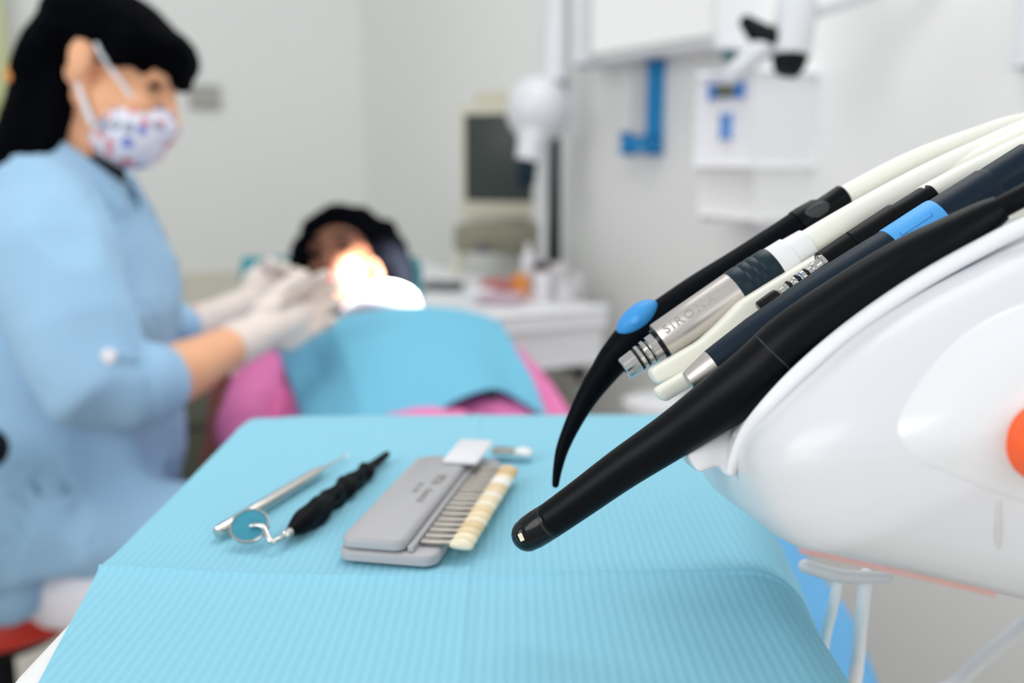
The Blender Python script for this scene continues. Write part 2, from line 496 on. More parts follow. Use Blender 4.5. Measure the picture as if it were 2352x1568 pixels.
# ---- monitor on the counter
D = 3.02
def dpt(px, d):   # point on the counter top seen at column px at depth d
    p = P(px, 600, d); p.z = zt; return p
mo = thing('monitor', 'beige desktop monitor with a dark switched-off screen standing on the counter', 'monitor', dpt(1148, D))
yaw = math.radians(-16)
mr = Vector((math.cos(yaw), math.sin(yaw), 0)); mb = Vector((-math.sin(yaw), math.cos(yaw), 0))
mc = P(1150, 372, D); px_ = D / F
MA = (mr, mb, Z)
box('housing', mc + mb * .06, (.255, .10, .335), M['bezel'], mo, MA, .012)
box('front_bezel', mc + mb * .006, (.262, .02, .345), M['bezel'], mo, MA, .008)
box('screen', mc - mb * .003 + Z * .012, (.226, .008, .262), M['screen'], mo, MA, .003, label='dark grey screen')
box('top_cover', mc + mb * .1 + Z * .19 - mr * .02, (.16, .1, .045), M['bezel'], mo, MA, .01)
box('keyboard_shelf', P(1150, 545, D - .03) + mb * .02, (.27, .16, .085), M['olive'], mo, MA, .02, label='olive grey keyboard shelf')
box('latch', P(1108, 570, D - .12), (.04, .02, .03), M['irongrey'], mo, MA, .006, label='dark latch')
tube('leg', [P(1066, 545, D), P(1040, 652, D - .05)], [.016, .016], M['bezel'], mo)
lg = P(1040, 652, D - .05)
tube('leg', [P(1228, 545, D), P(1240, 652, D - .02)], [.016, .016], M['bezel'], mo)
# ---- x-ray head hanging from above
D = 2.55
xr = thing('x_ray_machine', 'white ball-shaped x-ray head hanging on a vertical pole beside the monitor', 'x-ray machine', P(1240, 250, D))
ptube('pole', [(1284, -420, D, 27), (1280, 60, D, 28), (1279, 62, D, 31), (1276, 190, D, 31)], M['shell'], xr)
ell('head', P(1236, 252, D), (.083, .075, .085), M['shell'], xr)
ptube('cone', [(1228, 300, D - .01, 42), (1218, 330, D - .02, 30), (1212, 366, D - .03, 27), (1211, 370, D - .03, 27)], M['shell'], xr)
ptube('collimator', [(1211, 368, D - .031, 24), (1207, 420, D - .04, 22), (1206, 430, D - .04, 17)], M['navy'], xr, label='dark blue nozzle')
ptube('yoke', [(1300, 175, D + .03, 14), (1312, 240, D + .03, 14), (1300, 300, D + .02, 12)], M['white'], xr, cap='round', smooth_n=4)
# ---- upright stand: light rod beside dark bar
D = 2.72
us = thing('upright_stand', 'slim black upright bar with a white rod beside the monitor on the counter', 'stand', dpt(1270, D))
b0 = dpt(1272, D)
tube('bar', [P(1276, 322, D), P(1274, 470, D), Vector((P(1273, 590, D).x, P(1273, 590, D).y, zt + .03))], [.014, .016, .018], M['dark'], us, cap='round', label='black bar')
tube('rod', [P(1252, 335, D - .01), P(1246, 600, D - .01)], [.012, .012], M['shell'], us, cap='round', label='white rod')
box('foot', Vector((b0.x, b0.y, zt + .018)), (.09, .07, .034), M['dark'], us, MA, .01)

# ---- small items on the counter
def onc(px, d):
    return dpt(px, d)
def bottle(name, lab, cat, px, d, r_, h, m, mc_, neck=.4):
    b = onc(px, d); t = thing(name, lab, cat, b)
    tube('body', [b + Z * .0015, b + Z * .004, b + Z * h * .7, b + Z * h * .8, b + Z * h * .83], [r_ * .9, r_, r_, r_ * .6, r_ * neck], m, t)
    tube('cap', [b + Z * h * .831, b + Z * h], [r_ * neck * 1.15, r_ * neck * 1.1], mc_, t)
    return t
bottle('bottle', 'white pump bottle on the counter below the monitor', 'bottle', 1214, 2.62, .018, .12, M['pbot'], M['pbot'])
bottle('jar', 'red-brown jar beside the foot of the black bar on the counter', 'jar', 1244, 2.56, .026, .075, M['redbrown'], M['dark'], .8)
bottle('pot', 'small orange pot on the counter front', 'pot', 1196, 2.42, .021, .062, M['orange2'], M['orange2'], .8)
for (px, d, w, h, m, lab) in ((1150, 2.47, .09, .042, M['redpack'], 'dusty red pack lying on the counter beside the orange pot'),
                              (1152, 2.36, .10, .024, M['pinkpack'], 'mauve pack in front of the dusty red pack on the counter'),
                              (1016, 2.60, .10, .02, M['irongrey'], 'dark grey flat box on the counter just behind the lying person\'s hair'),
                              (1105, 2.40, .055, .026, M['tissue'], 'small white tissue pack on the counter left of the mauve pack')):
    b = onc(px, d)
    tag(box('pack', b + Z * (h / 2 + .0015), (w, .07, h), m, None, MA, .006), lab, 'pack')
for (px, d, r_, h, lab) in ((1246, 2.40, .024, .07, 'white plastic cup nearest the orange pot on the counter'),
                            (1285, 2.46, .026, .085, 'frosted plastic cup behind the white cups on the counter'),
                            (1298, 2.37, .025, .05, 'short frosted cup at the front right of the counter'),
                            (1325, 2.46, .022, .06, 'frosted cup farthest right on the counter')):
    b = onc(px, d)
    bm = bmesh.new()
    prof = [(0, .0015), (r_ * .8, .0015), (r_, h), (r_ * .93, h), (r_ * .74, .006), (0, .006)]
    rings = []
    for rr, zz in prof[1:-1]:
        rings.append([bm.verts.new(b + Vector((rr * math.cos(2 * PI * k / 24), rr * math.sin(2 * PI * k / 24), zz))) for k in range(24)])
    for x, y in zip(rings, rings[1:]):
        for k in range(24): bm.faces.new((x[k], x[(k + 1) % 24], y[(k + 1) % 24], y[k]))
    bm.faces.new(rings[0]); bm.faces.new(rings[-1])
    tag(from_bm('cup', bm, M['frost'] if 'frost' in lab else M['pbot'], None), lab, 'cup', 'plastic cups on the counter')
# small thing low on the wall near the right
q = wcoord(whit(1480, 935, .05)); 
bp_ = P(1515, 925, 2.2); bb = Vector((bp_.x, bp_.y, 0))
wb = thing('waste_bin', 'white waste bin with red-brown lid by the side wall, half hidden by the tray', 'bin', bb)
tube('body', [bb + Z * .001, bb + Z * .01, bb + Z * (bp_.z - .02)], [.06, .065, .08], M['white'], wb)
tube('lid', [bb + Z * (bp_.z - .019), bb + Z * (bp_.z + .004), bb + Z * (bp_.z + .014)], [.083, .083, .06], M['white'], wb)
ell('lid_knob', P(1478, 928, 2.2), (.026, .02, .014), M['redbrown'], wb, label='red-brown lid handle')


sbx = Vector((P(470, 1000, 3.2).x, 3.15, 0))
zz = 1.11 - 2.95 * math.tan(PITCH + math.atan((962 - 784) / F))
sb_ = thing('dark_olive_box', 'low dark olive box on the floor beyond the chair, left of the lying person', 'box', sbx)
box('body', sbx + Z * (zz / 2 - .014), (.42, .4, zz - .03), M['darkolive'], sb_, None, .012)  # low dark block filling the dark area beyond the chair
box('lid', sbx + Z * (zz - .012), (.44, .42, .024), M['darkolive'], sb_, None, .008)


# ------------------------------------------------------------------ people
def capsule(a, b, ra, rb): return ('l', [Vector(a), Vector(b)], [ra, rb])


def head_prims(c, f, u, w, k=1.):
    A = (f, u, w)
    def L(x, y, z=0): return c + (f * x + u * y + w * z) * k
    pr = [('e', L(-.010, .026), A, (.084 * k, .066 * k, .070 * k)),
          ('e', L(.028, -.04), A, (.060 * k, .072 * k, .056 * k)),
          ('e', L(.050, -.085), A, (.040 * k, .030 * k, .036 * k)),
          ('e', L(.070, -.103), A, (.020 * k, .016 * k, .020 * k)),
          ('e', L(.075, .012), A, (.018 * k, .012 * k, .045 * k)),
          ('e', L(.062, -.035, .03), A, (.025 * k, .022 * k, .022 * k)), ('e', L(.062, -.035, -.03), A, (.025 * k, .022 * k, .022 * k)),
          ('l', [L(.082, .004), L(.098, -.022), L(.108, -.040)], [.008 * k, .010 * k, .012 * k]),
          ('e', L(.096, -.046, .010), A, (.010 * k, .008 * k, .008 * k)), ('e', L(.096, -.046, -.010), A, (.010 * k, .008 * k, .008 * k)),
          ('e', L(.082, -.068), A, (.014 * k, .008 * k, .022 * k)), ('e', L(.081, -.080), A, (.013 * k, .007 * k, .019 * k))]
    for s in (1, -1):
        A2 = ((f + u * .22).normalized(), (u - f * .22).normalized(), w)
        pr += [('e', L(-.012, -.013, .074 * s), A2, (.019 * k, .030 * k, .010 * k)), ('e', L(-.005, -.038, .071 * s), A2, (.010 * k, .012 * k, .008 * k))]
    return pr, L


def orth(f, u):
    f = Vector(f).normalized(); u = Vector(u); u = (u - f * u.dot(f)).normalized()
    return f, u, f.cross(u)


def hand_prims(wrist, d, t, size=1., curl=(25, 35, 25), thumb=(.55, .75, .25), spread=4):
    """palm plus four fingers and a thumb; d fingers' direction, t towards the thumb, n = palm side"""
    d = Vector(d).normalized(); t = Vector(t); t = (t - d * t.dot(d)).normalized(); n = d.cross(t)
    if hand_prims.flip: n = -n
    k = size; W = Vector(wrist)
    pr = [('l', [W - d * .02 * k, W + d * .02 * k, W + d * .055 * k, W + d * .088 * k], [.024 * k, .027 * k, .030 * k, .022 * k]),
          ('e', W + d * .055 * k, (d, t, n), (.048 * k, .042 * k, .017 * k)),
          ('e', W + d * .035 * k + t * .022 * k + n * .01 * k, (d, t, n), (.035 * k, .018 * k, .018 * k))]
    for i, (off, ln) in enumerate(((.030, .070), (.010, .079), (-.010, .074), (-.029, .057))):
        p = W + (d * (.090 - abs(off - .006) * .25) + t * off) * k
        a = math.radians(spread * (1.5 - i)); dd = (d * math.cos(a) + t * math.sin(a)).normalized()
        pts = [p - dd * .02 * k, p]; ang = 0
        for j, fr_ in enumerate((.45, .31, .24)):
            ang += math.radians(curl[j] * (1 + .08 * i))
            q = dd * math.cos(ang) + n * math.sin(ang); p = p + q * ln * fr_ * k; pts.append(p)
        pr.append(('l', pts, [.0100 * k, .0100 * k, .0092 * k, .0085 * k, .0072 * k]))
    p = W + (d * .030 + t * .026 + n * .008) * k
    td = (d * thumb[0] + t * thumb[1] + n * thumb[2]).normalized(); td2 = (d * .8 + t * .15 + n * .55).normalized()
    pr.append(('l', [p - td * .012 * k, p + td * .035 * k, p + td * .035 * k + td2 * .018 * k, p + td * .035 * k + td2 * .034 * k],
               [.014 * k, .0115 * k, .0105 * k, .0085 * k]))
    return pr
hand_prims.flip = False

# ---------------- dentist
s38 = 1.38 / F
f_, u_, w_ = orth(RT * .906 - UPV * .423, RT * .423 + UPV * .906)      # face turned right, tipped down; w points away or to the viewer
if w_.dot(FW) > 0: wv = -w_
else: wv = w_
hc = P(264, 152, 1.40)
dent = thing('person', 'person in light blue tunic, floral face mask and pale gloves, seated on a red stool', 'person', Vector((-.68, 1.36, .5)))
hp, HL = head_prims(hc, f_, u_, wv)
neckb = P(165, 410, 1.42)
prims = list(hp)
prims += [('l', [HL(-.028, -.02), HL(-.035, -.09), P(190, 330, 1.41), neckb, P(150, 520, 1.43)], [.050, .050, .050, .062, .085]),
          ('e', P(150, 560, 1.43), (RT, UPV, FW), (.085, .14, .15)),
          ('l', [P(150, 600, 1.43), P(150, 900, 1.43), P(130, 1180, 1.44)], [.085, .08, .09]),
          ('l', [P(110, 490, 1.32), P(225, 905, 1.27), P(350, 882, 1.30)], [.045, .042, .040]),
          ('l', [P(335, 886, 1.30), P(420, 852, 1.345), P(490, 815, 1.40), P(560, 780, 1.46)], [.043, .041, .034, .0275]),
          ('l', [P(230, 500, 1.54), P(300, 740, 1.62), P(400, 752, 1.66), P(470, 742, 1.70), P(560, 708, 1.75)], [.045, .04, .038, .032, .026])]
body = blob('body', prims, M['skin1'], dent, .0055, 5)
# face details
for s in (1, -1):
    ell('eye', HL(.0765, -.005, .031 * s), (.0085, .0042, .0095), M['dark'], body, (f_, u_, wv), 14, 10, 'dark lowered eye')
    tube('eyebrow', [HL(.078, .018, .046 * s), HL(.086, .022, .030 * s), HL(.090, .018, .014 * s)], [.003, .004, .003], M['hair'], body, 10, 'round', label='black eyebrow')
# hair
hprims = [('e', HL(-.020, .037), (f_, u_, wv), (.104, .064, .088)),
          ('e', HL(.056, .046), (f_, u_, wv), (.048, .034, .066)),
          ('l', [HL(.040, .050, .03), HL(.082, .036, .02), HL(.096, .018, .01)], [.030, .024, .014]),
          ('l', [HL(.040, .050, -.03), HL(.082, .036, -.02), HL(.092, .018, -.01)], [.030, .024, .014]),
          ('l', [HL(.02, .03, .072), HL(.035, .01, .076), HL(.030, -.004, .074)], [.016, .012, .006]),
          ('e', HL(-.086, -.03), (f_, u_, wv), (.040, .085, .062)), ('e', HL(-.064, .0), (f_, u_, wv), (.046, .05, .079)),
          ('l', [P(120, 150, 1.40), P(95, 235, 1.39), P(70, 300, 1.37), P(35, 365, 1.35), P(-5, 420, 1.33), P(-40, 480, 1.32)], [.045, .044, .042, .034, .026, .012]),
          ('l', [P(140, 190, 1.37), P(130, 260, 1.36), P(108, 330, 1.34), P(60, 385, 1.33)], [.026, .024, .018, .008])]
hair = blob('hair', hprims, M['hair'], dent, .006, 4, .003, 30)
bm = bmesh.new(); add_loft(bm, *smooth_path([P(48, 150, 1.38), P(40, 172, 1.37), P(46, 196, 1.37)], [.012, .017, .012], 4), 14, 'round')
from_bm('hair_tie', bm, M['hairtie'], hair, True, 0, 'amber hair tie')
# mask with loops
mprims = [('e', HL(.062, -.076), (f_, u_, wv), (.050, .050, .058)), ('e', HL(.092, -.052), (f_, u_, wv), (.028, .030, .034)), ('e', HL(.05, -.10), (f_, u_, wv), (.042, .030, .045))]
mask = blob('mask', mprims, M['mask'], dent, .004, 6, label='white face mask with red and blue floral print')
for s in (1, -1):
    tube('ear_loop', [HL(.062, -.032, .050 * s), HL(.034, -.014, .067 * s), HL(.010, .002, .0745 * s), HL(.002, .010, .078 * s)], [(.0032, .002)] * 4, M['tissue'], mask, 10, 'round', 0, 0)
    tube('ear_loop', [HL(.028, -.088, .049 * s), HL(.010, -.066, .058 * s), HL(-.006, -.046, .067 * s), HL(-.012, -.036, .072 * s)], [(.0055, .002), (.0045, .002), (.003, .002), (.0025, .002)], M['tissue'], mask, 10, 'round', 0, 0)
# gloves
hand_prims.flip = False
wr = P(575, 772, 1.475)
gd = (P(742, 694, 1.62) - wr)
gt = Vector((-.1, .55, .8))
gp = hand_prims(wr + gd.normalized() * .012, gd, gt, 1.14, (30, 42, 30), (.9, .35, .45), 0)
gp += [('l', [P(538, 792, 1.442), P(575, 774, 1.472), P(610, 756, 1.50)], [.0345, .0315, .030])]
g1 = blob('glove', gp, M['glove'], dent, .0032, 3, .0008, 60, 'pale latex glove')
hand_prims.flip = True
wl = P(560, 706, 1.75)
gd2 = Vector((.35, .25, .9)); gt2 = Vector((.55, .6, -.35))
gp2 = hand_prims(wl, P(618, 640, 1.80) - wl, gt2, .95, (45, 50, 35), (.6, .7, .5), 5)
gp2 += [('l', [P(445, 752, 1.685), P(500, 730, 1.715), P(565, 700, 1.755)], [.036, .033, .030])]
g2 = blob('glove', gp2, M['glove'], dent, .0032, 3, .0008, 60, 'pale latex glove')
# tunic
def cloth_stack(rows):
    """horizontal slices: (py, px centre, rx px, depth centre, half depth m)"""
    bm = bmesh.new(); rings = []
    for py, px, rx, d, rz in rows:
        c = P(px, py, d); rr = rx * d / F
        rings.append([bm.verts.new(c + RT * rr * math.cos(2 * PI * k / 40) + Vector((0, 1, 0)) * rz * math.sin(2 * PI * k / 40)) for k in range(40)])
    return rings
tp = []
rows = [(392, 160, 62, 1.42, .075), (425, 150, 100, 1.42, .12), (470, 150, 140, 1.42, .165), (540, 150, 180, 1.42, .17), (620, 150, 222, 1.43, .165), (700, 150, 245, 1.43, .16), (790, 145, 242, 1.43, .155),
        (880, 140, 240, 1.43, .155), (970, 135, 262, 1.43, .165), (1060, 125, 275, 1.43, .175), (1130, 110, 275, 1.43, .18), (1230, 90, 250, 1.43, .18)]
bm = bmesh.new(); rings = []
for py, px, rx, d, rz in rows:
    c = P(px, py, d); rr = rx * d / F
    rings.append([bm.verts.new(c + RT * rr * math.cos(2 * PI * k / 40) + Vector((0, 1, 0)) * rz * math.sin(2 * PI * k / 40)) for k in range(40)])
for a, b in zip(rings, rings[1:]):
    for k in range(40): bm.faces.new((a[k], a[(k + 1) % 40], b[(k + 1) % 40], b[k]))
bm.faces.new(rings[0]); bm.faces.new(rings[-1])
bmesh.ops.recalc_face_normals(bm, faces=bm.faces)
torso_me = bpy.data.meshes.new('torso_raw'); bm.to_mesh(torso_me); bm.free()


def blob2(name, base, prims, m, parent, voxel, it, wrinkle, wscale, label=None):
    bm = bmesh.new(); bm.from_mesh(base)
    for p in prims:
        if p[0] == 'e': add_ell(bm, p[1], p[2], p[3], 20, 14)
        else: add_loft(bm, p[1], p[2], 20, 'round')
    bmesh.ops.recalc_face_normals(bm, faces=bm.faces)
    me = bpy.data.meshes.new('raw'); bm.to_mesh(me); bm.free()
    t = bpy.data.objects.new('raw', me); C.objects.link(t)
    r = t.modifiers.new('r', 'REMESH'); r.mode = 'VOXEL'; r.voxel_size = voxel
    s = t.modifiers.new('s', 'SMOOTH'); s.factor = .5; s.iterations = it
    dg = bpy.context.evaluated_depsgraph_get(); dg.update()
    nm = bpy.data.meshes.new_from_object(t.evaluated_get(dg)); nm.name = name
    bpy.data.objects.remove(t); bpy.data.meshes.remove(me)
    for v in nm.vertices:
        q = Vector((v.co.x * wscale, v.co.y * wscale, v.co.z * wscale * .55))
        k = 1 - abs(noise.noise(q)) * 2.4
        k2 = noise.noise(q * .5 + Vector((9, 2, 4)))
        v.co += v.normal * wrinkle * (max(-.8, k) * .8 + k2 * 1.2)
    return link(name, nm, m, parent, True, 0, label)


sprims = [('l', [P(95, 480, 1.33), P(125, 600, 1.275), P(180, 760, 1.245), P(226, 890, 1.24), P(290, 890, 1.26), P(352, 878, 1.29)], [.070, .078, .071, .062, .050, .047])]
tprims = [('l', [P(95, 465, 1.37), P(110, 520, 1.36)], [.068, .07]),
          ('l', [P(215, 480, 1.54), P(290, 690, 1.60), P(330, 745, 1.63), P(400, 752, 1.655)], [.07, .062, .052, .047]),
          ('l', [P(60, 1185, 1.36), P(250, 1195, 1.36), P(380, 1220, 1.38), P(450, 1250, 1.42)], [.082, .076, .076, .068]),
          ('l', [P(60, 1215, 1.54), P(380, 1220, 1.58), P(450, 1250, 1.6)], [.09, .078, .068]),
          ('l', [P(0, 1210, 1.33), P(20, 1300, 1.315), P(26, 1360, 1.31)], [.08, .060, .044]), ('l', [P(-60, 1210, 1.34), P(-60, 1360, 1.32)], [.07, .044])]
tunic = blob2('tunic', torso_me, tprims, M['scrub'], dent, .0075, 4, .014, 9)
sme = bpy.data.meshes.new('sleeve_raw')
sleeve = blob2('sleeve', sme, sprims, M['scrub'], tunic, .0065, 4, .010, 11)
bpy.data.meshes.remove(sme)
bpy.data.meshes.remove(torso_me)
# collar band, cuff, tab button
bm = bmesh.new(); rings = []
cc = P(178, 388, 1.41)
cu_ax = (UPV * .95 + RT * .30).normalized(); cx_ = (RT - cu_ax * RT.dot(cu_ax)).normalized(); cy_ = cu_ax.cross(cx_)
for rr, hh in ((.074, -.022), (.068, .012), (.066, .034), (.071, .036), (.088, .004), (.096, -.026)):
    ring = []
    for k in range(41):
        a = math.radians(16 + 328 * k / 40); fr_ = (1 + math.cos(a)) / 2
        ring.append(bm.verts.new(cc + cx_ * (rr * math.cos(a) + .014 * fr_) + cy_ * rr * .95 * math.sin(a) + cu_ax * (hh - .040 * fr_ ** 2)))
    rings.append(ring)
for a, b in zip(rings, rings[1:]):
    for k in range(40): bm.faces.new((a[k], a[k + 1], b[k + 1], b[k]))
col = from_bm('collar', bm, M['scrub'], tunic, True, 0)
sm = col.modifiers.new('t', 'SOLIDIFY'); sm.thickness = .003
ell('neckline', P(238, 398, 1.40), (.026, .045, .030), M['dark'], tunic, label='dark undershirt at the neckline')
cuff = tube('sleeve_cuff', [P(296, 889, 1.262), P(316, 884, 1.27), P(350, 879, 1.288), P(357, 877, 1.292)], [.051, .0555, .054, .046], M['scrub'], tunic, 32, 'flat', 3, 0)
from mathutils.bvhtree import BVHTree
def hit(o, px, py):
    b_ = bmesh.new(); b_.from_mesh(o.data); off_ = Vector(o.location); q_ = o.parent
    while q_ is not None: off_ += Vector(q_.location); q_ = q_.parent
    h_ = BVHTree.FromBMesh(b_).ray_cast(CAM - off_, ray(px, py).normalized()); b_.free()
    return h_[0] + off_
bp = hit(sleeve, 250, 818)
tube('button', [bp + FW * .002, bp - FW * .0035, bp - FW * .0045], [.0095, .0095, .007], M['pants'], tunic, 20, 'flat', label='small white button')
tube('sleeve_tab', [hit(sleeve, x_, y_) for x_, y_ in ((256, 822), (285, 828), (312, 834))], [(.012, .003)] * 3, M['scrub'], tunic, 12, 'round', 0, 0)
pk = P(105, 1100, 1.43)
trous = blob('trousers', [('l', [P(60, 1325, 1.38), P(150, 1335, 1.37), P(280, 1360, 1.37), P(450, 1400, 1.42)], [.066, .064, .062, .056]),
                          ('l', [P(60, 1310, 1.54), P(400, 1360, 1.58), P(450, 1380, 1.6)], [.065, .06, .056]),
                          ('l', [P(450, 1400, 1.42), P(480, 1900, 1.42), P(470, 2300, 1.46)], [.06, .05, .045]),
                          ('l', [P(450, 1380, 1.6), P(480, 1750, 1.62), P(470, 2050, 1.66)], [.06, .05, .045])], M['pants'], dent, .008, 4, .003, 12, 'white trousers')

# stool
sc_ = P(-10, 1450, 1.47)
st = thing('stool', 'red padded round stool with dark base under the person in the blue tunic', 'stool', Vector((sc_.x, sc_.y, 0)))
sz = P(60, 1416, 1.30).z
sb = Vector((sc_.x, sc_.y, 0))
tube('seat', [sb + Z * (sz - .058), sb + Z * (sz - .05), sb + Z * (sz - .012), sb + Z * sz], [.165, .178, .178, .165], M['red'], st, 48, 'flat', 0, 50, 'red vinyl seat')
tube('seat_plate', [sb + Z * (sz - .10), sb + Z * (sz - .06)], [.10, .15], M['dark'], st, 32)
tube('column', [sb + Z * .09, sb + Z * .28, sb + Z * .281, sb + Z * (sz - .10)], [.035, .035, .022, .022], M['dark'], st, 20)
for k in range(5):
    a = 2 * PI * k / 5 + .3; e = Vector((math.cos(a), math.sin(a), 0))
    tube('base_leg', [sb + Z * .085, sb + e * .12 + Z * .075, sb + e * .25 + Z * .062], [.022, .018, .013], M['dark'], st, 12, 'round')
    tube('caster', [sb + e * .25 + Z * .028 + e.cross(Z) * .012, sb + e * .25 + Z * .028 - e.cross(Z) * .012], [.027, .027], M['dark'], st, 16)
bk = P(-34, 1030, 1.17)
tube('arm_pad', [bk - Vector((.06, 0, 0)), bk], [.026, .026], M['dark'], st, 20, 'round', 0, 0, 'black side support')
tube('arm_bar', [bk - Vector((.05, -.005, .02)), bk - Vector((.07, -.02, .25)), Vector((sb.x - .10, sb.y - .10, sz - .085))], [.011, .011, .011], M['dark'], st, 12, 'round', 5)

# ---------------- patient chair
chx = Vector((.35, -.94, 0)).normalized(); chs = Vector((-chx.y, chx.x, 0)); chs = Vector((.94, .35, 0)).normalized()
hd = P(800, 600, 1.95)
chair = thing('dental_chair', 'reclined dental chair in dark red vinyl with teal headrest, under the lying person', 'dental chair', Vector((-.15, 1.55, 0)))
top_ = P(835, 760, 1.93); bot_ = P(930, 1090, 1.36)
bd = (bot_ - top_).normalized(); bn = chs.cross(bd); bn = bn if bn.z > 0 else -bn
chs = (chs - bd * chs.dot(bd)).normalized(); bn = chs.cross(bd); bn = bn if bn.z > 0 else -bn
BA = (chs, bd, bn)
Lb = (bot_ - top_).length
box('backrest', (top_ + bot_) / 2 - bn * .15 - chs * .03, (.46, Lb + .10, .07), M['maroon'], chair, BA, .03, 4)
he = P(757, 662, 2.05)
hr = box('headrest', he + Vector((0, .03, -.006)), (.37, .09, .12), M['teal'], chair, (RT, Vector((0, .9, -.42)).normalized(), Vector((0, .42, .9)).normalized()), .012, 3, 'teal vinyl headrest')
seat_c = bot_ + Vector((.12, -.35, -.12))
box('seat', seat_c - Z * .08, (.56, .75, .09), M['maroon'], chair, (chs, Vector((chs.y * 1, -chs.x, 0)), Z), .03, 4)
tube('column', [Vector((-.05, 1.35, .05)), Vector((-.05, 1.35, .40))], [.13, .12], M['irongrey'], chair, 32)
box('base', (-.05, 1.35, .03), (.5, .8, .058), M['irongrey'], chair, None, .02, 3)

# ---------------- patient
fp, up_, wp = orth(Vector((-.20, -.83, .54)), Vector((-.15, .52, .84)))
if wp.x < 0: wp = -wp
pat = thing('person', 'person lying back in pink top under a blue bib, face lit by a lamp', 'person', Vector((-.2, 1.6, .7)))
pc = P(790, 613, 1.97)
hp, PL = head_prims(pc, fp, up_, wp, .98)
dn = -bn * .062
sh_r, sh_l = P(640, 815, 1.82) + dn * .4, P(1120, 800, 1.84) + dn * .4
prims = list(hp) + [('l', [PL(-.02, -.03), PL(-.02, -.10), P(850, 725, 1.92), P(865, 780, 1.90)], [.05, .052, .055, .06]),
                    ('l', [P(720, 800, 1.84) + dn, P(870, 775, 1.86) + dn, P(1040, 795, 1.84) + dn], [.06, .08, .06]),
                    ('e', P(890, 860, 1.66) + dn, (chs, bd, bn), (.15, .2, .07)),
                    ('l', [P(890, 900, 1.6) + dn, P(930, 1010, 1.40) + dn], [.08, .08]),
                    ('l', [P(930, 1010, 1.40) + dn, P(1010, 1160, 1.33)], [.08, .085]),
                    ('l', [sh_l, P(1180, 880, 1.72), P(1245, 975, 1.57), P(1262, 1075, 1.47)], [.040, .036, .032, .028]),
                    ('l', [sh_r, P(592, 905, 1.73), P(565, 985, 1.62), P(598, 1110, 1.495)], [.036, .032, .030, .028]),
                    ('l', [P(1020, 1160, 1.355), P(1480, 1240, 1.15), P(1700, 1370, 1.10), P(1800, 1500, 1.06), P(1890, 1740, .99)], [.075, .065, .062, .058, .045])]
pbody = blob('body', prims, M['skin2'], pat, .006, 4)
for s in (1, -1):
    ell('eye', PL(.080, -.004, .031 * s), (.008, .006, .013), M['dark'], pbody, (fp, up_, wp), 14, 10, 'dark eye')
    tube('eyebrow', [PL(.078, .020, .046 * s), PL(.088, .024, .030 * s), PL(.092, .018, .014 * s)], [.003, .004, .003], M['hair'], pbody, 10, 'round', label='black eyebrow')
ell('lips', PL(.089, -.074), (.010, .011, .023), M['lips'], pbody, (fp, up_, wp), 18, 12, 'pink lips')
hpr = [('e', PL(-.030, .048), (fp, up_, wp), (.088, .076, .094)),
       ('l', [PL(.02, .085, -.05), PL(.035, .098, 0), PL(.02, .085, .05)], [.03, .03, .03]),
       ('l', [PL(.0, .06, .07), P(903, 570, 1.97), P(926, 632, 1.93), P(938, 694, 1.89)], [.035, .030, .026, .012]),
       ('l', [PL(.0, .06, .06), P(876, 532, 1.99), P(910, 606, 1.95)], [.035, .034, .03]),
       ('l', [PL(.0, .06, -.06), P(704, 570, 1.98), P(690, 645, 1.95), P(700, 700, 1.90)], [.034, .032, .030, .018]),
       ('e', PL(-.06, -.02), (fp, up_, wp), (.045, .075, .085))]
phair = blob('hair', hpr, M['hair'], pat, .006, 12, .0015, 30)
# white tissue roll at the neck
tr_pts = [P(800, 712, 1.835), P(838, 700, 1.815), P(880, 690, 1.80), P(925, 692, 1.815), P(950, 705, 1.84)]
tt = tube('neck_tissue', tr_pts, [.012, .026, .034, .028, .014], M['tissue'], pat, 20, 'round', 4, 0, 'white tissue tucked around the neck')
shirt = blob('shirt', [('l', [P(700, 808, 1.85) + dn, P(870, 795, 1.88) + dn, P(1050, 805, 1.86) + dn], [.070, .086, .070]),
                       ('e', P(890, 880, 1.66) + dn, (chs, bd, bn), (.18, .24, .085)), ('l', [P(1000, 1000, 1.48), P(1130, 985, 1.485), P(1200, 990, 1.50)], [.048, .058, .05]),
                       ('l', [P(890, 930, 1.58) + dn, P(940, 1010, 1.42) + dn, P(1000, 1130, 1.28)], [.095, .100, .11]),
                       ('l', [sh_l, P(1180, 880, 1.72), P(1245, 975, 1.57), P(1260, 1060, 1.48)], [.055, .052, .048, .044]),
                       ('l', [sh_r, P(592, 905, 1.73), P(565, 985, 1.62), P(600, 1100, 1.50)], [.054, .052, .048, .044])],
             M['pink'], pat, .007, 5, .004, 12, 'pink top')
jn = blob('trousers', [('l', [P(960, 1150, 1.28), P(1190, 1300, 1.08), P(1560, 1400, 1.0)], [.11, .09, .075]),
                       ('l', [P(1020, 1150, 1.36), P(1480, 1240, 1.15), P(1700, 1370, 1.10), P(1800, 1500, 1.06), P(1880, 1700, 1.0)], [.11, .09, .088, .082, .072])], M['jeans'], pat, .009, 4, .004, 9, 'light blue trousers')

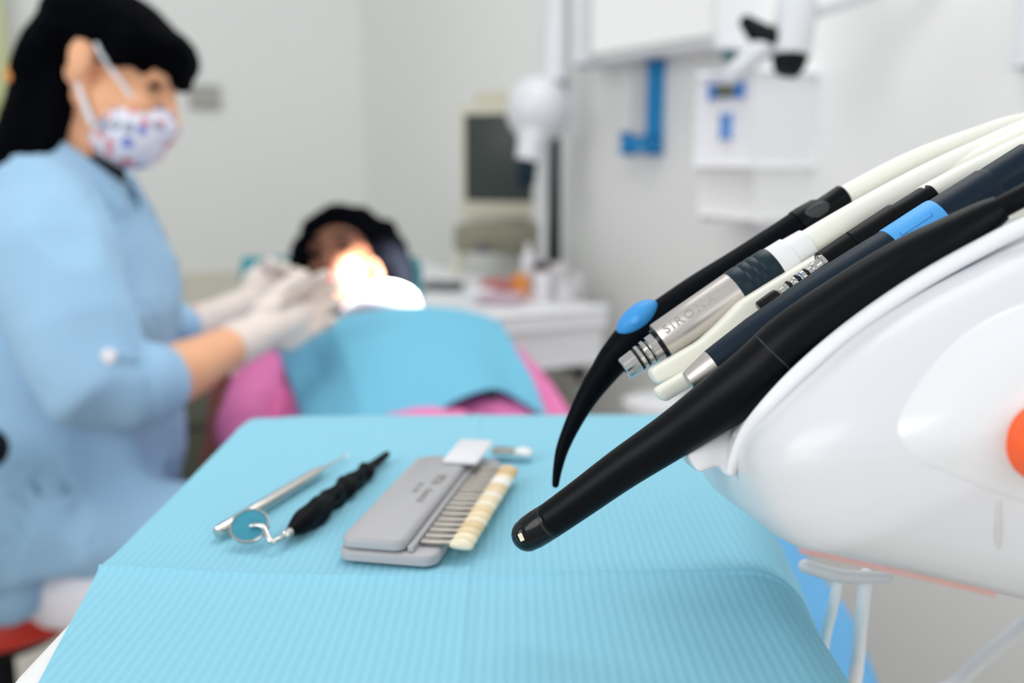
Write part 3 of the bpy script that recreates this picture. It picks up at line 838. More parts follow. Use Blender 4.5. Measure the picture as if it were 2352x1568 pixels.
# bib : folded sheet with a crease, one corner lifted
cols = [((622, 792, 1.80), (655, 860, 1.74), (688, 950, 1.575), (708, 1030, 1.48)),
        ((690, 765, 1.785), (735, 850, 1.665), (765, 950, 1.505), (780, 1040, 1.42)),
        ((758, 742, 1.755), (800, 838, 1.58), (832, 945, 1.44), (842, 1040, 1.35)),
        ((850, 726, 1.765), (890, 815, 1.57), (920, 925, 1.43), (930, 1040, 1.33)),
        ((950, 716, 1.77), (980, 812, 1.575), (1000, 905, 1.45), (1020, 950, 1.40)),
        ((1045, 722, 1.78), (1075, 815, 1.59), (1105, 880, 1.48), (1130, 908, 1.44)),
        ((1110, 736, 1.79), (1150, 830, 1.62), (1180, 900, 1.51), (1195, 935, 1.46)),
        ((1148, 752, 1.80), (1182, 810, 1.68), (1225, 890, 1.55), (1256, 975, 1.46))]
def cr4(a, t):
    g = lambda i: a[max(0, min(len(a) - 1, i))]
    x = t * (len(a) - 1); i = min(int(x), len(a) - 2); t = x - i; p0, p1, p2, p3 = g(i - 1), g(i), g(i + 1), g(i + 2)
    return .5 * ((2 * p1) + (p2 - p0) * t + (2 * p0 - 5 * p1 + 4 * p2 - p3) * t * t + (3 * p1 - p0 - 3 * p2 + p3) * t ** 3)
ccols = [[P(*q) - FW * .0 for q in c_] for c_ in cols]
NU, NV = 56, 40
bm = bmesh.new(); grid = []
for i in range(NU + 1):
    row = []
    for j in range(NV + 1):
        pts = [cr4(c_, j / NV) for c_ in ccols]
        x = i / NU * 7
        if x < 2: q = pts[0].lerp(pts[1], x) if x < 1 else pts[1].lerp(pts[2], x - 1)       # flat side panel up to the crease
        else: q = cr4(pts[2:], (x - 2) / 5)
        row.append(bm.verts.new(q + Vector((0, -.006, .010))))
    grid.append(row)
for i in range(NU):
    for j in range(NV): bm.faces.new((grid[i][j], grid[i + 1][j], grid[i + 1][j + 1], grid[i][j + 1]))
bib = from_bm('chest_bib', bm, M['bib'], None, True, 0)
sm = bib.modifiers.new('t', 'SOLIDIFY'); sm.thickness = .002
tag(bib, 'blue paper bib spread over the chest of the person lying back', 'bib')
ell('bib_dark_spot', P(1130, 905, 1.418), (.012, .012, .008), M['navy'], bib, label='dark spot at the lifted edge')  # small dark ellipsoid on the lifted edge
# mirror instrument held at the mouth
mi = thing('hand_instrument', 'thin metal instrument held in gloved fingers at the lying person\'s mouth', 'dental instrument', P(735, 690, 1.6))
tube('handle', [P(650, 700, 1.50), P(735, 672, 1.60), P(778, 664, 1.68)], [.0045, .0045, .003], M['steel'], mi, 12, 'round')
tube('tip', [P(778, 664, 1.68), P(800, 668, 1.76)], [.002, .0012], M['chrome'], mi, 8, 'round')

# ------------------------------------------------------------------ instrument tray and its paper
TX0, TX1, TY0, TY1 = -.2065, .126, .352, .772
bm = bmesh.new()
def slab(bm, x0, x1, y0, y1, r, rows):
    rings = []
    for z, ins in rows:
        pts = rrect(x1 - x0 - 2 * ins, y1 - y0 - 2 * ins, max(.004, r - ins), 8)
        rings.append([bm.verts.new(((x0 + x1) / 2 + x, (y0 + y1) / 2 + y, z)) for x, y in pts])
    for a, b in zip(rings, rings[1:]):
        n = len(a)
        for k in range(n): bm.faces.new((a[k], a[(k + 1) % n], b[(k + 1) % n], b[k]))
    bm.faces.new(rings[0][::-1]); bm.faces.new(rings[-1])
slab(bm, TX0, TX1, TY0, TY1, .026, [(.878, .012), (.880, .004), (.885, 0), (.893, 0), (.897, .003), (.8985, .008)])
tray = from_bm('tray', bm, M['tray'], None, True, 50)
tag(tray, 'white instrument tray under the ribbed blue paper, its rim showing at lower left', 'tray')

def sstep(a, b, x):
    t = max(0, min(1, (x - a) / (b - a))); return t * t * (3 - 2 * t)
def fold(x, y):
    """height of the paper's fold ridges"""
    h = 0
    yf = .466 + .012 * max(0, (-.05 - x) / .16) ** 1.2 + .004 * math.sin(x * 14)
    h += .0024 * math.exp(-((y - yf) / .0013) ** 2) + .0016 * math.exp(-((y - yf) / .016) ** 2)
    h += .0010 * math.exp(-((y - .742) / .003) ** 2)
    if x > -.01: h += .0006 * math.exp(-((y - .600 + .02 * x) / .0022) ** 2) * min(1, (x + .01) / .05)
    xf = -.021 - (y - .37) * .018
    h += .0010 * math.exp(-((x - xf) / .0022) ** 2)
    h += .0012 * noise.noise(Vector((x * 9, y * 9, 0))) + .0005 * noise.noise(Vector((x * 26, y * 22, 4)))
    return h
bm = bmesh.new(); NX, NY = 200, 440; grid = []
for i in range(NX + 1):
    s_ = i / NX; row = []
    for j in range(NY + 1):
        y = .366 + (.812 - .366) * j / NY
        arc = -.2115 + s_ * .434 + .021 * (1 - s_) * max(0, (.484 - y) / .115) ** 1.1 * (s_ < 2)
        edge = .117 - .030 * sstep(.56, .70, y) * 0 + .018 * sstep(.45, .66, y)       # where the sheet starts to bend over the rim
        R = .035; z = .9006; x = arc
        if arc > edge:
            a = arc - edge; th = min(a / R, 1.12)
            x = edge + R * math.sin(th); z -= R * (1 - math.cos(th))
            rest = a - R * th
            if rest > 0: x += rest * math.cos(th); z -= rest * math.sin(th)
        fx = fold(min(arc, .3), y)
        z += fx
        z -= .010 * sstep(.742, .83, y) ** 2
        cut = 0
        # rounded far left corner and slightly slack left edge
        if arc < -.19: z -= .0010 * ((-.19 - arc) / .02) ** 2
        cx, cy = -.2115 + .035, .812 - .03
        xx, yy = x, y
        if arc < cx and y > cy:
            dx, dy = (cx - x) / .035, (y - cy) / .03; rr = max(dx, dy); q = math.hypot(dx, dy)
            if q > 1e-6: xx = cx - dx * rr / q * .035; yy = cy + dy * rr / q * .03
        row.append(bm.verts.new((xx, yy, z)))
    grid.append(row)
for i in range(NX):
    for j in range(NY): bm.faces.new((grid[i][j], grid[i + 1][j], grid[i + 1][j + 1], grid[i][j + 1]))
paper = from_bm('tray_paper', bm, M['paper'], None, True, 0)
tag(paper, 'light blue ribbed paper sheet with fold lines spread over the instrument tray', 'paper sheet')
def pz_at(x, y): return .9006 + fold(x, y) - .010 * sstep(.742, .83, y) ** 2

# ------------------------------------------------------------------ things on the tray
ZT = .9022
# probe
a, b, c = T(500, 1222, .9065), T(745, 1075, .905), T(797, 1045, .9035)
pr = thing('dental_probe', 'slim steel probe with fine hooked tip on the paper, left of the black-handled mirror', 'dental probe', a)
d_ = (b - a).normalized(); R_ = .0036
tube('handle', [a - d_ * .0006, a, a + d_ * .0015, a.lerp(b, .86), b.lerp(a, .05), b], [R_ * .55, R_ * .85, R_, R_, R_ * .8, .0016], M['chrome'], pr, 24, 'flat')
tube('tip', [b, b.lerp(c, .45), b.lerp(c, .75), c + Vector((0, 0, .001)), c + Vector((.001, -.004, -.001))], [.0014, .0009, .0007, .0005, .0003], M['chrome'], pr, 10, 'round', 5)
# mirror
a, b, h0 = T(665, 1222, .9075), T(890, 1042, .9055), T(575, 1238, .9045)
mm = thing('mouth_mirror', 'round mouth mirror with knobbly black handle, lying beside the grey case', 'mouth mirror', a)
d_ = (b - a).normalized(); L_ = (b - a).length
prof = [(0, .0026), (.02, .0034), (.10, .0062), (.20, .0076), (.26, .0066), (.32, .0056), (.36, .0066), (.40, .0070), (.44, .0058), (.48, .0066), (.52, .0066), (.56, .0053), (.60, .0062), (.635, .0060), (.67, .0048), (.71, .0057), (.745, .0052),
        (.79, .0036), (.88, .0030), (.97, .0026), (1.0, .0020)]
bm = bmesh.new(); pts, rad = smooth_path([a.lerp(b, t) for t, r_ in prof], [r_ for t, r_ in prof], 4)
fr = frames(pts); rings = []
for i, (p, r_) in enumerate(zip(pts, rad)):
    t = (p - a).length / L_; amp = .16 * sstep(.05, .25, t) * (1 - sstep(.72, .85, t))
    ring = []
    for k in range(24):
        an = 2 * PI * k / 24; rr = r_ * (1 + amp * math.cos(3 * (an + t * 9)))
        ring.append(bm.verts.new(p + fr[i][1] * rr * math.cos(an) + fr[i][2] * rr * math.sin(an)))
    rings.append(ring)
for x, y in zip(rings, rings[1:]):
    for k in range(24): bm.faces.new((x[k], x[(k + 1) % 24], y[(k + 1) % 24], y[k]))
bm.faces.new(rings[0]); bm.faces.new(rings[-1])
from_bm('handle', bm, M['scaler'], mm, True, 0, 'knobbly black handle')
tube('ferrule', [a - d_ * .0060, a - d_ * .0055, a - d_ * .003, a + d_ * .0005], [.0016, .0023, .0026, .0026], M['chrome'], mm, 20, 'flat')
mn = Vector((-.02, -.60, .79)).normalized()      # mirror's back faces up towards the viewer, tilted
mc_ = h0 + Z * .0075
mx = (RT - mn * RT.dot(mn)).normalized(); my = mn.cross(mx); MR = .0106
hdm = tube('mirror_head', [mc_ - mn * .0011, mc_ - mn * .0009, mc_ + mn * .0009, mc_ + mn * .0012, mc_ + mn * .0012, mc_ + mn * .0006], [MR * .95, MR, MR, MR * .97, MR * .90, MR * .89], M['chrome'], mm, 48, 'flat')
tube('glass', [mc_ + mn * .0007, mc_ + mn * .00085], [MR * .89, MR * .885], mat('teal_reflection_paint', (66, 150, 172), .3, metal=.35, var=.18, vscale=160), hdm, 48, 'flat', label='mirror face painted teal like a reflection')  # teal base and blotches paint a reflection into the colour
st_ = mc_ + mx * MR * .15 - my * MR * .12 + mn * .0022
tube('neck', [st_, mc_ + mx * MR * .75 - my * MR * .2 + mn * .0026, T(622, 1243, .9075), T(640, 1238, .9078), T(652, 1230, .9076), a - d_ * .005], [.0013, .0014, .0014, .0014, .0014, .0014], M['chrome'], mm, 14, 'round', 6)

# shade guide case
n0, n1 = T(1000, 1308, .902), T(1160, 1066, .902)
ld = (n1 - n0); ld.z = 0; ld.normalize(); lw = Vector((-ld.y, ld.x, 0))       # ld runs away along the case, lw to its left
CA = (lw * -1, ld, Z)
o0 = T(772, 1290, .902); w_base = abs((n0 - o0).dot(lw))
bl = (T(1165, 1062, .906) - n0).dot(ld)
cs = thing('shade_guide_case', 'slim grey case with VITA lettering lying open on the blue paper', 'case', n0)
def cpt(r_, l_, z): return n0 + lw * r_ + ld * l_ + Vector((0, 0, z - n0.z))      # r_: to the left from the right edge, l_: along
def caseslab(name, r0, r1, l0, l1, z0, z1, rad, m, parent, bev=.0015, label=None):
    bm = bmesh.new(); rings = []
    for z, ins in ((z0, bev), (z0 + bev * .6, 0), (z1 - bev, 0), (z1 - bev * .35, bev * .35), (z1, bev)):
        pts = rrect(r1 - r0 - 2 * ins, l1 - l0 - 2 * ins, max(.001, rad - ins), 6)
        rings.append([bm.verts.new(cpt((r0 + r1) / 2 + x, (l0 + l1) / 2 + y, z)) for x, y in pts])
    for a, b in zip(rings, rings[1:]):
        n = len(a)
        for k in range(n): bm.faces.new((a[k], a[(k + 1) % n], b[(k + 1) % n], b[k]))
    bm.faces.new(rings[0]); bm.faces.new(rings[-1])
    return from_bm(name, bm, m, parent, True, 40, label)
ZB = ZT
caseslab('base', 0, w_base, 0, bl, ZB, ZB + .0062, .008, M['case'], cs, .0016)
lid0 = .0165
lidl = (T(1118, 1060, .914) - n0).dot(ld)
lid = caseslab('lid', lid0, w_base - .0015, .001, lidl + .001, ZB + .0064, ZB + .0132, .007, M['case'], cs, .0024)
# raised rail on the base between lid and tabs, and the cover's lettering
caseslab('rail', .0125, lid0 - .0005, .004, lidl - .002, ZB + .0062, ZB + .0098, .0008, M['case'], cs, .0008)
def lettering(name, txt, origin, xd, yd, nd, size, m, parent, thick=.00008, bold=0, wrap=None, spacing=1.):
    cu = bpy.data.curves.new(name, 'FONT'); cu.body = txt; cu.size = size; cu.resolution_u = 3; cu.align_x = 'CENTER'; cu.align_y = 'CENTER'; cu.offset = bold
    cu.space_character = spacing
    t = bpy.data.objects.new(name, cu); C.objects.link(t)
    dg = bpy.context.evaluated_depsgraph_get(); dg.update()
    me = bpy.data.meshes.new_from_object(t.evaluated_get(dg)); bpy.data.objects.remove(t)
    for v in me.vertices:
        if wrap: v.co = wrap(v.co.x, v.co.y)
        else: v.co = origin + xd * v.co.x + yd * v.co.y + nd * thick
    return link(name, me, m, parent, False, 0)
lc = (lid0 + w_base) / 2
lt_o = cpt(lid0 + .0085, lidl * .60, ZB + .01328)
# reads from the far end towards the viewer
lettering('lettering', 'VITA', cpt(lid0 + .0088, lidl * .690, ZB + .0133), -ld, -lw, Z, .0088, M['casetext'], lid, .00004, .00022)
lettering('lettering', 'classical', cpt(lid0 + .0088, lidl * .492, ZB + .0133), -ld, -lw, Z, .0076, M['casetext'], lid, .00004, .0)
lettering('lettering', 'A1\u2013D4', cpt(lid0 + .0168, lidl * .575, ZB + .0133), -ld, -lw, Z, .0058, M['casetext'], lid, .00004, .0)
# shade tabs
shades = [(234, 222, 196), (238, 224, 192), (226, 204, 164), (220, 196, 150), (236, 222, 190), (234, 214, 176), (228, 206, 164), (238, 226, 200), (230, 212, 176), (236, 226, 208), (226, 206, 170), (222, 200, 160), (240, 238, 234), (236, 226, 204), (214, 184, 132), (218, 190, 144), (230, 214, 182)]
NT = 16
ordn = ['first', 'second', 'third', 'fourth', 'fifth', 'sixth', 'seventh', 'eighth', 'ninth', 'tenth', 'eleventh', 'twelfth', 'thirteenth', 'fourteenth', 'fifteenth', 'sixteenth']
tl = lidl - .012; pitch = tl / NT
tm = {}
def shade_tab(o, l_, shade, lab, dz=0., rr0=.0115, ang=0., wk=1.):
    t = thing('shade_tab', lab, 'shade tab', cpt(rr0, l_, ZB), 'tooth shade tabs of the grey case')
    key = shade
    if key not in tm: tm[key] = mat('tooth_shade', shade, .35, sss=.1)
    w = pitch * .44 * wk
    zb = ZB + .0066 + dz
    # stamped metal holder: body, waist and stem
    bm = bmesh.new()
    prof = [(.0118, w), (.0105, w * 1.0), (.004, w * 1.0), (.002, w * .92), (.000, w * .78), (-.0030, w * .72), (-.0042, w * .7)]
    up_r, lo_r = [], []
    for r_, hw in prof:
        for s in (-1, 1):
            pass
    left = [cpt(r_ + 0, l_ - hw, zb + .0026) for r_, hw in prof]; right = [cpt(r_, l_ + hw, zb + .0026) for r_, hw in prof]
    poly = left + right[::-1]
    o1 = prism('holder', poly, Vector((0, 0, -1)), .0022, M['tabmetal'], t, .0006, 2)
    # tooth
    bm = bmesh.new(); rings = []
    for k, (q, hw, th, zz) in enumerate(((-.0036, .62, .0016, .0014), (-.0050, .86, .0024, .0016), (-.0080, 1.02, .0030, .0018), (-.0115, 1.08, .0030, .0016), (-.0145, 1.04, .0022, .0012), (-.0158, .85, .0011, .0009))):
        ring = []
        for m_ in range(16):
            a = 2 * PI * m_ / 16; ca, sa = math.cos(a), math.sin(a)
            ring.append(bm.verts.new(cpt(q, l_ + w * hw * 1.06 * ca + ang * q, zb + zz * 1.0 - .002 + th * sa + .0016)))
        rings.append(ring)
    for x, y in zip(rings, rings[1:]):
        for m_ in range(16): bm.faces.new((x[m_], x[(m_ + 1) % 16], y[(m_ + 1) % 16], y[m_]))
    bm.faces.new(rings[0]); bm.faces.new(rings[-1])
    from_bm('tooth', bm, tm[key], t, True, 0)
    return t
for i in range(NT):
    l_ = .0125 + pitch * (i + .5)
    tone = 'cream' if shades[i][2] > 180 else 'yellowish'
    if shades[i][2] > 220: tone = 'whitish'
    if i == NT - 1: lab = 'sixteenth and farthest tooth shade tab in the grey case row, %s tooth' % tone
    elif i == 0: lab = 'first and nearest tooth shade tab in the grey case row, %s tooth' % tone
    else: lab = '%s tooth shade tab counted from the near end of the grey case, %s tooth' % (ordn[i], tone)
    shade_tab(i, l_, shades[i], lab, random.uniform(-.0002, .0004))
# loose white tab and white plate at the far end
shade_tab(99, (T(1208, 1040, .906) - n0).dot(ld), (236, 236, 238), 'single white tooth shade tab set apart beyond the far end of the row', -.0035, wk=1.7)
wp0, wp1, wp2 = T(1034, 1010, .917), T(1150, 1014, .917), T(1120, 1062, .917)
r0 = (wp1 - n0).dot(lw); r1 = (wp0 - n0).dot(lw); l1 = (wp0 - n0).dot(ld) + .003
plate = caseslab('holder_plate', .0085, min(r1, .0315), lidl - .014, l1, ZB + .0030 + .0104, ZB + .0155, .003, M['whitecard'], None, .0008)
tag(plate, 'whitish flat plate lying across the far end of the grey case', 'plate')
prop = caseslab('foot', .014, .028, lidl + .004, l1 - .004, ZB - .001, ZB + .0133, .002, M['whitecard'], None, .0006)
prop.parent = plate
# ------------------------------------------------------------------ dental unit
un = thing('dental_unit', 'glossy white dental unit head with orange knob, holding the handpieces', 'dental unit', Vector((.42, .40, 0)))
outline = [(1724, 1052), (1738, 1005), (1790, 935), (1880, 852), (2000, 750), (2150, 648), (2352, 540), (2600, 430), (2850, 385), (3050, 420), (3050, 1460), (2800, 1470), (2560, 1430), (2290, 1372), (2060, 1318), (1930, 1290), (1836, 1266), (1775, 1212), (1742, 1150), (1724, 1092)]
pts2 = []
n = len(outline)
for i in range(n):          # round the outline
    for k in range(6):
        t = k / 6; p0, p1, p2, p3 = [Vector(outline[(i + j) % n] + (0,)) for j in (-1, 0, 1, 2)]
        pts2.append(.5 * ((2 * p1) + (p2 - p0) * t + (2 * p0 - 5 * p1 + 4 * p2 - p3) * t * t + (3 * p1 - p0 - 3 * p2 + p3) * t ** 3))
DB = .365
oc = P(2390, 960, DB)
base_o = [P(q.x, q.y, DB) for q in pts2]
bm = bmesh.new(); rings = []
def ring_of(sc, dd):
    return [bm.verts.new(oc + (p - oc) * sc + FW * dd) for p in base_o]
for sc, dd in ((.90, .16), (.97, .145), (1.0, .12), (1.0, .02), (.992, .008), (.975, -.001), (.945, -.007), (.90, -.012), (.83, -.017), (.72, -.022), (.58, -.027), (.42, -.031), (.22, -.033), (.08, -.034)):
    rings.append(ring_of(sc, dd))
for a, b in zip(rings, rings[1:]):
    m_ = len(a)
    for k in range(m_): bm.faces.new((a[k], a[(k + 1) % m_], b[(k + 1) % m_], b[k]))
bm.faces.new(rings[0]); bm.faces.new(rings[-1])
shell = from_bm('body_shell', bm, M['shell'], un, True, 0)
# raised cover, its lighter white painting the shell's highlight, knob, gasket, seam
# distance of the shell's dome at a pixel, found by casting on the built mesh
from mathutils.bvhtree import BVHTree
bmq = bmesh.new(); bmq.from_mesh(shell.data)
off = Vector(shell.location) + Vector(un.location)
bvh = BVHTree.FromBMesh(bmq); bmq.free()
def on_shell(px, py):
    r = ray(px, py); h = bvh.ray_cast(CAM - off, r.normalized())
    return (h[0] + off, h[1]) if h[0] is not None else (P(px, py, .31), -FW)
cv = bmesh.new(); rings = []
cvo = [(2062, 985), (2085, 920), (2150, 830), (2240, 750), (2380, 690), (2560, 680), (2680, 800), (2700, 1000), (2620, 1140), (2460, 1180), (2300, 1135), (2170, 1085), (2090, 1045)]
cvp = []
n = len(cvo)
for i in range(n):
    for k in range(5):
        t = k / 5; p0, p1, p2, p3 = [Vector(cvo[(i + j) % n] + (0,)) for j in (-1, 0, 1, 2)]
        cvp.append(.5 * ((2 * p1) + (p2 - p0) * t + (2 * p0 - 5 * p1 + 4 * p2 - p3) * t * t + (3 * p1 - p0 - 3 * p2 + p3) * t ** 3))
cc_ = Vector((2390, 940, 0))
for sc, hgt in ((1.04, -.002), (1.0, .0001), (.95, .0006), (.88, .0016), (.78, .003), (.64, .0046), (.42, .006), (.2, .0064)):
    ring = []
    for q in cvp:
        g = cc_ + (q - cc_) * sc; p, nn = on_shell(g.x, g.y); ring.append(cv.verts.new(p - FW * hgt))
    rings.append(ring)
for a, b in zip(rings, rings[1:]):
    m_ = len(a)
    for k in range(m_): cv.faces.new((a[k], a[(k + 1) % m_], b[(k + 1) % m_], b[k]))
cv.faces.new(rings[0]); cv.faces.new(rings[-1])
from_bm('hub_highlight_cover', cv, M['hub_highlight'], un, True, 0)
p, nn = on_shell(2300, 1015); d0 = (p - CAM).dot(FW)
kp = P(2446, 1022, d0 - .016); kr = 98 * (d0 - .016) / F
tube('knob', [kp + FW * .02, kp + FW * .001, kp, kp - FW * .0006], [kr, kr, kr * .985, kr * .93], M['orange'], un, 56, 'flat', 0, 40, 'orange round knob')
gl = [on_shell(x, y)[0] - FW * .0004 for x, y in ((1838, 1263), (1900, 1276), (1980, 1294), (2060, 1312), (2180, 1340), (2283, 1364))]
tube('gasket', gl, [.00055] * 6, M['pinkline'], un, 10, 'round', 4, 0, 'salmon line along the lower edge')
gl = [on_shell(x, y)[0] - FW * .0001 for x, y in ((2292, 1150), (2292, 1250), (2286, 1360))]
tube('seam', gl, [.0006] * 3, M['frost'], un, 8, 'round', 4, 0)
# edge strip
D0 = .375
ptube('edge_strip', [(1680, 1082, .388, 12), (1690, 1050, .386, 15), (1716, 992, .382, 17), (1770, 925, D0, 19), (1850, 845, D0, 21), (1960, 752, D0, 21), (2100, 655, .37, 21), (2250, 570, .365, 21), (2400, 498, .36, 21), (2700, 385, .36, 20)], M['white'], un, 24, 'round', 6, 0)
# near cradle bracket below the big black handpiece
br = [(1577, 1044), (1640, 1005), (1700, 965), (1760, 920), (1790, 935), (1740, 1000), (1706, 1060), (1690, 1092), (1670, 1095), (1655, 1073), (1640, 1074), (1611, 1086), (1600, 1080)]
prism('near_bracket', [P(x, y, .405) for x, y in br], FW, .03, M['white'], un, .0016, 3)
# cradle fingers between the handpieces
axd = (P(1890, 625, .44) - P(1590, 825, .44)).normalized()
def finger(name, a, b, d, hw, th, m, label=None):
    """rounded bar from pixel a to b at depth d; hw half width px"""
    pa, pb = P(a[0], a[1], d), P(b[0], b[1], d); dr = (pb - pa).normalized(); sd = dr.cross(FW).normalized(); L = (pb - pa).length
    return box(name, (pa + pb) / 2, (L, hw * 2 * d / F, th), m, un, (dr, sd, dr.cross(sd)), .0022, 3, label)
finger('holder_finger', (1504, 824), (1590, 770), .480, 18, .016, M['cream'])
fa = [(1492, 852), (1558, 814), (1612, 783), (1662, 737), (1706, 690), (1790, 638), (1900, 574), (2000, 520), (2000, 640), (1700, 830), (1588, 862), (1512, 886)]
prism('holder_finger', [P(x, y, .449) for x, y in fa], FW, .016, M['cream'], un, .0028, 4)
fb = [(1501, 897), (1566, 860), (1640, 815), (1760, 735), (1800, 730), (1700, 850), (1592, 888), (1527, 927)]
prism('holder_finger', [P(x, y, .436) for x, y in fb], FW, .012, M['cream'], un, .0028, 4)
# broad cream cradle bed
bed = [(1572, 862), (1560, 822), (1600, 790), (1690, 700), (1740, 660), (1870, 580), (2010, 480), (2200, 360), (2420, 250), (2700, 190), (2700, 420), (2352, 560), (2100, 640), (1900, 750), (1760, 860), (1640, 900)]
prism('cradle_bed', [P(x, y, .470) for x, y in bed], FW, .030, M['cream'], un, .006, 4)
# support: neck to a column standing on the floor, arm that carries the tray
colx = Vector((.62, .62, 0))
tube('column', [colx + Z * .02, colx + Z * .80, colx + Z * .92], [.045, .04, .05], M['white'], un, 32)
tube('foot', [colx + Z * .002, colx + Z * .012, colx + Z * .03], [.24, .24, .20], M['white'], un, 48)
tube('neck', [colx + Z * .90, colx + Vector((-.10, -.02, .955)), P(2600, 1000, .46)], [.045, .045, .05], M['white'], un, 24, 'round', 5)
tube('tray_arm', [Vector((.0, .70, .862)), Vector((.25, .76, .862)), Vector((.50, .74, .86)), colx + Z * .86], [.014, .016, .02], M['white'], un, 20, 'round', 4)
tube('tray_mount', [Vector((.0, .70, .850)), Vector((.0, .70, .8775))], [.045, .05], M['white'], un, 32)
# thin plate and two white tubes seen under the head
ptube('under_plate', [(1850, 1300, .52, 16), (1930, 1322, .52, 16), (2040, 1326, .52, 12)], M['frost'], un, 20, 'round', 4, 0)
ptube('drain_tube', [(1928, 1318, .53, 12), (1914, 1390, .53, 12), (1890, 1500, .55, 12), (1880, 1700, .6, 12), (2000, 2100, .7, 12)], M['white'], un, 16, 'round', 4, 0)
ptube('drain_tube', [(1990, 1318, .53, 15), (1981, 1400, .53, 15), (1972, 1500, .55, 15), (1968, 1700, .6, 15), (2060, 2100, .7, 15)], M['white'], un, 16, 'round', 4, 0)
ptube('suction_hose', [(2800, 1330, .6, 16), (2500, 1350, .62, 16), (2352, 1436, .66, 17), (2210, 1560, .70, 16), (2100, 1700, .74, 16), (2120, 2200, .95, 15)], M['shell'], un, 16, 'round', 5, 0)

# ------------------------------------------------------------------ handpieces
# curved black scaler, farthest
sc1 = thing('scaler_handpiece', 'curved black scaler handpiece with blue switch, farthest in the holder, tip pointing down', 'handpiece', P(1640, 655, .50))
D = .505
ptube('grip', [(1412, 822, D, 38), (1452, 782, D, 45), (1503, 746, D, 46), (1603, 676, D, 45), (1703, 612, D, 43), (1790, 553, D, 40), (1838, 518, D, 37), (1862, 505, D, 35)], M['scaler'], sc1, 32, 'round', 6, 0)
ptube('curved_tip', [(1276, 1112, .498, 8), (1281, 1076, .498, 11), (1292, 1030, .498, 15), (1315, 975, .50, 19), (1347, 914, .502, 25), (1385, 858, .504, 32), (1412, 822, D, 38), (1440, 793, D, 42)], M['scaler'], sc1, 28, 'round', 6, 0)
ptube('end_sleeve', [(1836, 520, D, 40), (1850, 510, D, 39), (1882, 488, D, 35), (1892, 482, D, 29), (1938, 450, D, 28), (1941, 448, D, 25)], M['brown'], sc1, 28, 'flat', 0, 30)
pc_ = P(1872, 489, D - .0062)
sa = (P(1941, 448, D) - P(1836, 520, D)).normalized()
ell('thumb_pad', pc_, (.0085, .0042, .0024), M['seam'], sc1, (sa, FW.cross(sa).normalized(), FW), label='grey oval pad')
# blue switch saddle
sda = (P(1500, 700, D) - P(1420, 768, D)).normalized(); sdn = FW.cross(sda).normalized()
if sdn.z < 0: sdn = -sdn
bsw = ell('switch', P(1464, 731, D - .003), (.0128, .0066, .0092), M['mblue'], sc1, (sda, sdn, FW), 32, 20, 'blue saddle-shaped switch')
ell('dimple', P(1461, 736, D - .0115), (.0028, .0020, .0012), M['lblue'], bsw, (sda, sdn, FW))
ptube('hose', [(1925, 458, D, 22), (1960, 438, D, 23), (2100, 366, .51, 22), (2250, 310, .515, 21), (2352, 280, .52, 21), (2600, 240, .53, 21), (2850, 330, .54, 20), (2950, 600, .52, 20)], M['hose'], sc1, 24, 'round', 5, 0)

# silver micromotor
mt = thing('micromotor', 'satin silver micromotor with dark teal grip ring, second from the far side of the holder', 'handpiece', P(1610, 725, .475))
D = .472
ax0, ax1 = Vector((1520, 789)), Vector((1692, 672))
def along(a, b, t): return (a[0] + (b[0] - a[0]) * t, a[1] + (b[1] - a[1]) * t)
def axt(a, b, d, spec): return [along(a, b, t) + (d, r) for t, r in spec]
ptube('motor_body', axt(ax0, ax1, D, [(-.006, 44), (0, 49), (.02, 51), (.5, 52), (1.0, 52.5)]), M['motor'], mt, 40, 'flat', 0, 30)
ptube('coupling', axt(ax0, ax1, D, [(-.505, 23), (-.49, 27), (-.33, 29), (-.325, 24), (-.30, 24), (-.295, 31), (-.255, 31), (-.25, 25), (-.22, 25), (-.215, 32), (-.175, 33), (-.17, 27), (-.14, 27), (-.135, 34), (-.05, 35), (-.045, 38), (0, 40)]), M['chrome'], mt, 32, 'flat', 0, 30)
ptube('collar_ring', axt(ax0, ax1, D, [(-.05, 40), (-.005, 42)]), M['gloss'], mt, 32, 'flat', 0, 30, 'dark ring')
for t in (-.315, -.237, -.155):
    ptube('o_ring', axt(ax0, ax1, D, [(t - .012, 26.5), (t, 28.5), (t + .012, 26.5)]), M['gloss'], mt, 28, 'flat', 0, 0, 'dark seal')
ptube('grip_ring', axt(ax0, ax1, D, [(1.0, 53), (1.02, 54), (1.13, 53.5), (1.15, 51.5), (1.17, 53.5), (1.23, 53), (1.25, 51), (1.27, 53), (1.33, 52.5), (1.35, 50.5), (1.37, 52), (1.49, 50.5), (1.515, 48)]), M['ring'], mt, 40, 'flat', 0, 40, 'dark teal ribbed grip')
ptube('connector', axt(ax0, ax1, D, [(1.51, 47), (1.52, 48), (1.72, 46), (1.735, 42), (1.95, 38), (1.97, 34)]), M['white'], mt, 36, 'flat', 0, 30)
ptube('hose', [along(ax0, ax1, 1.93) + (D, 33), (1900, 532, D, 31), (2000, 473, .472, 29), (2130, 402, .475, 27), (2250, 346, .48, 26), (2400, 284, .49, 25), (2600, 250, .50, 24), (2800, 330, .50, 24), (2900, 640, .49, 24)], M['hose'], mt, 28, 'flat', 5, 0)
mdir = (P(*ax1, D) - P(*ax0, D)); mlen = mdir.length; mdir.normalize()
mo_ = P(*along(ax0, ax1, .40), D); toc = -FW; toc = (toc - mdir * toc.dot(mdir)).normalized(); mup = toc.cross(mdir)
if mup.z < 0: mup = -mup
RM = 52.3 * D / F
def wrapm(x, y):
    a = y / RM + .52
    return mo_ + mdir * x + (toc * math.cos(a) + mup * math.sin(a)) * (RM + .00006)
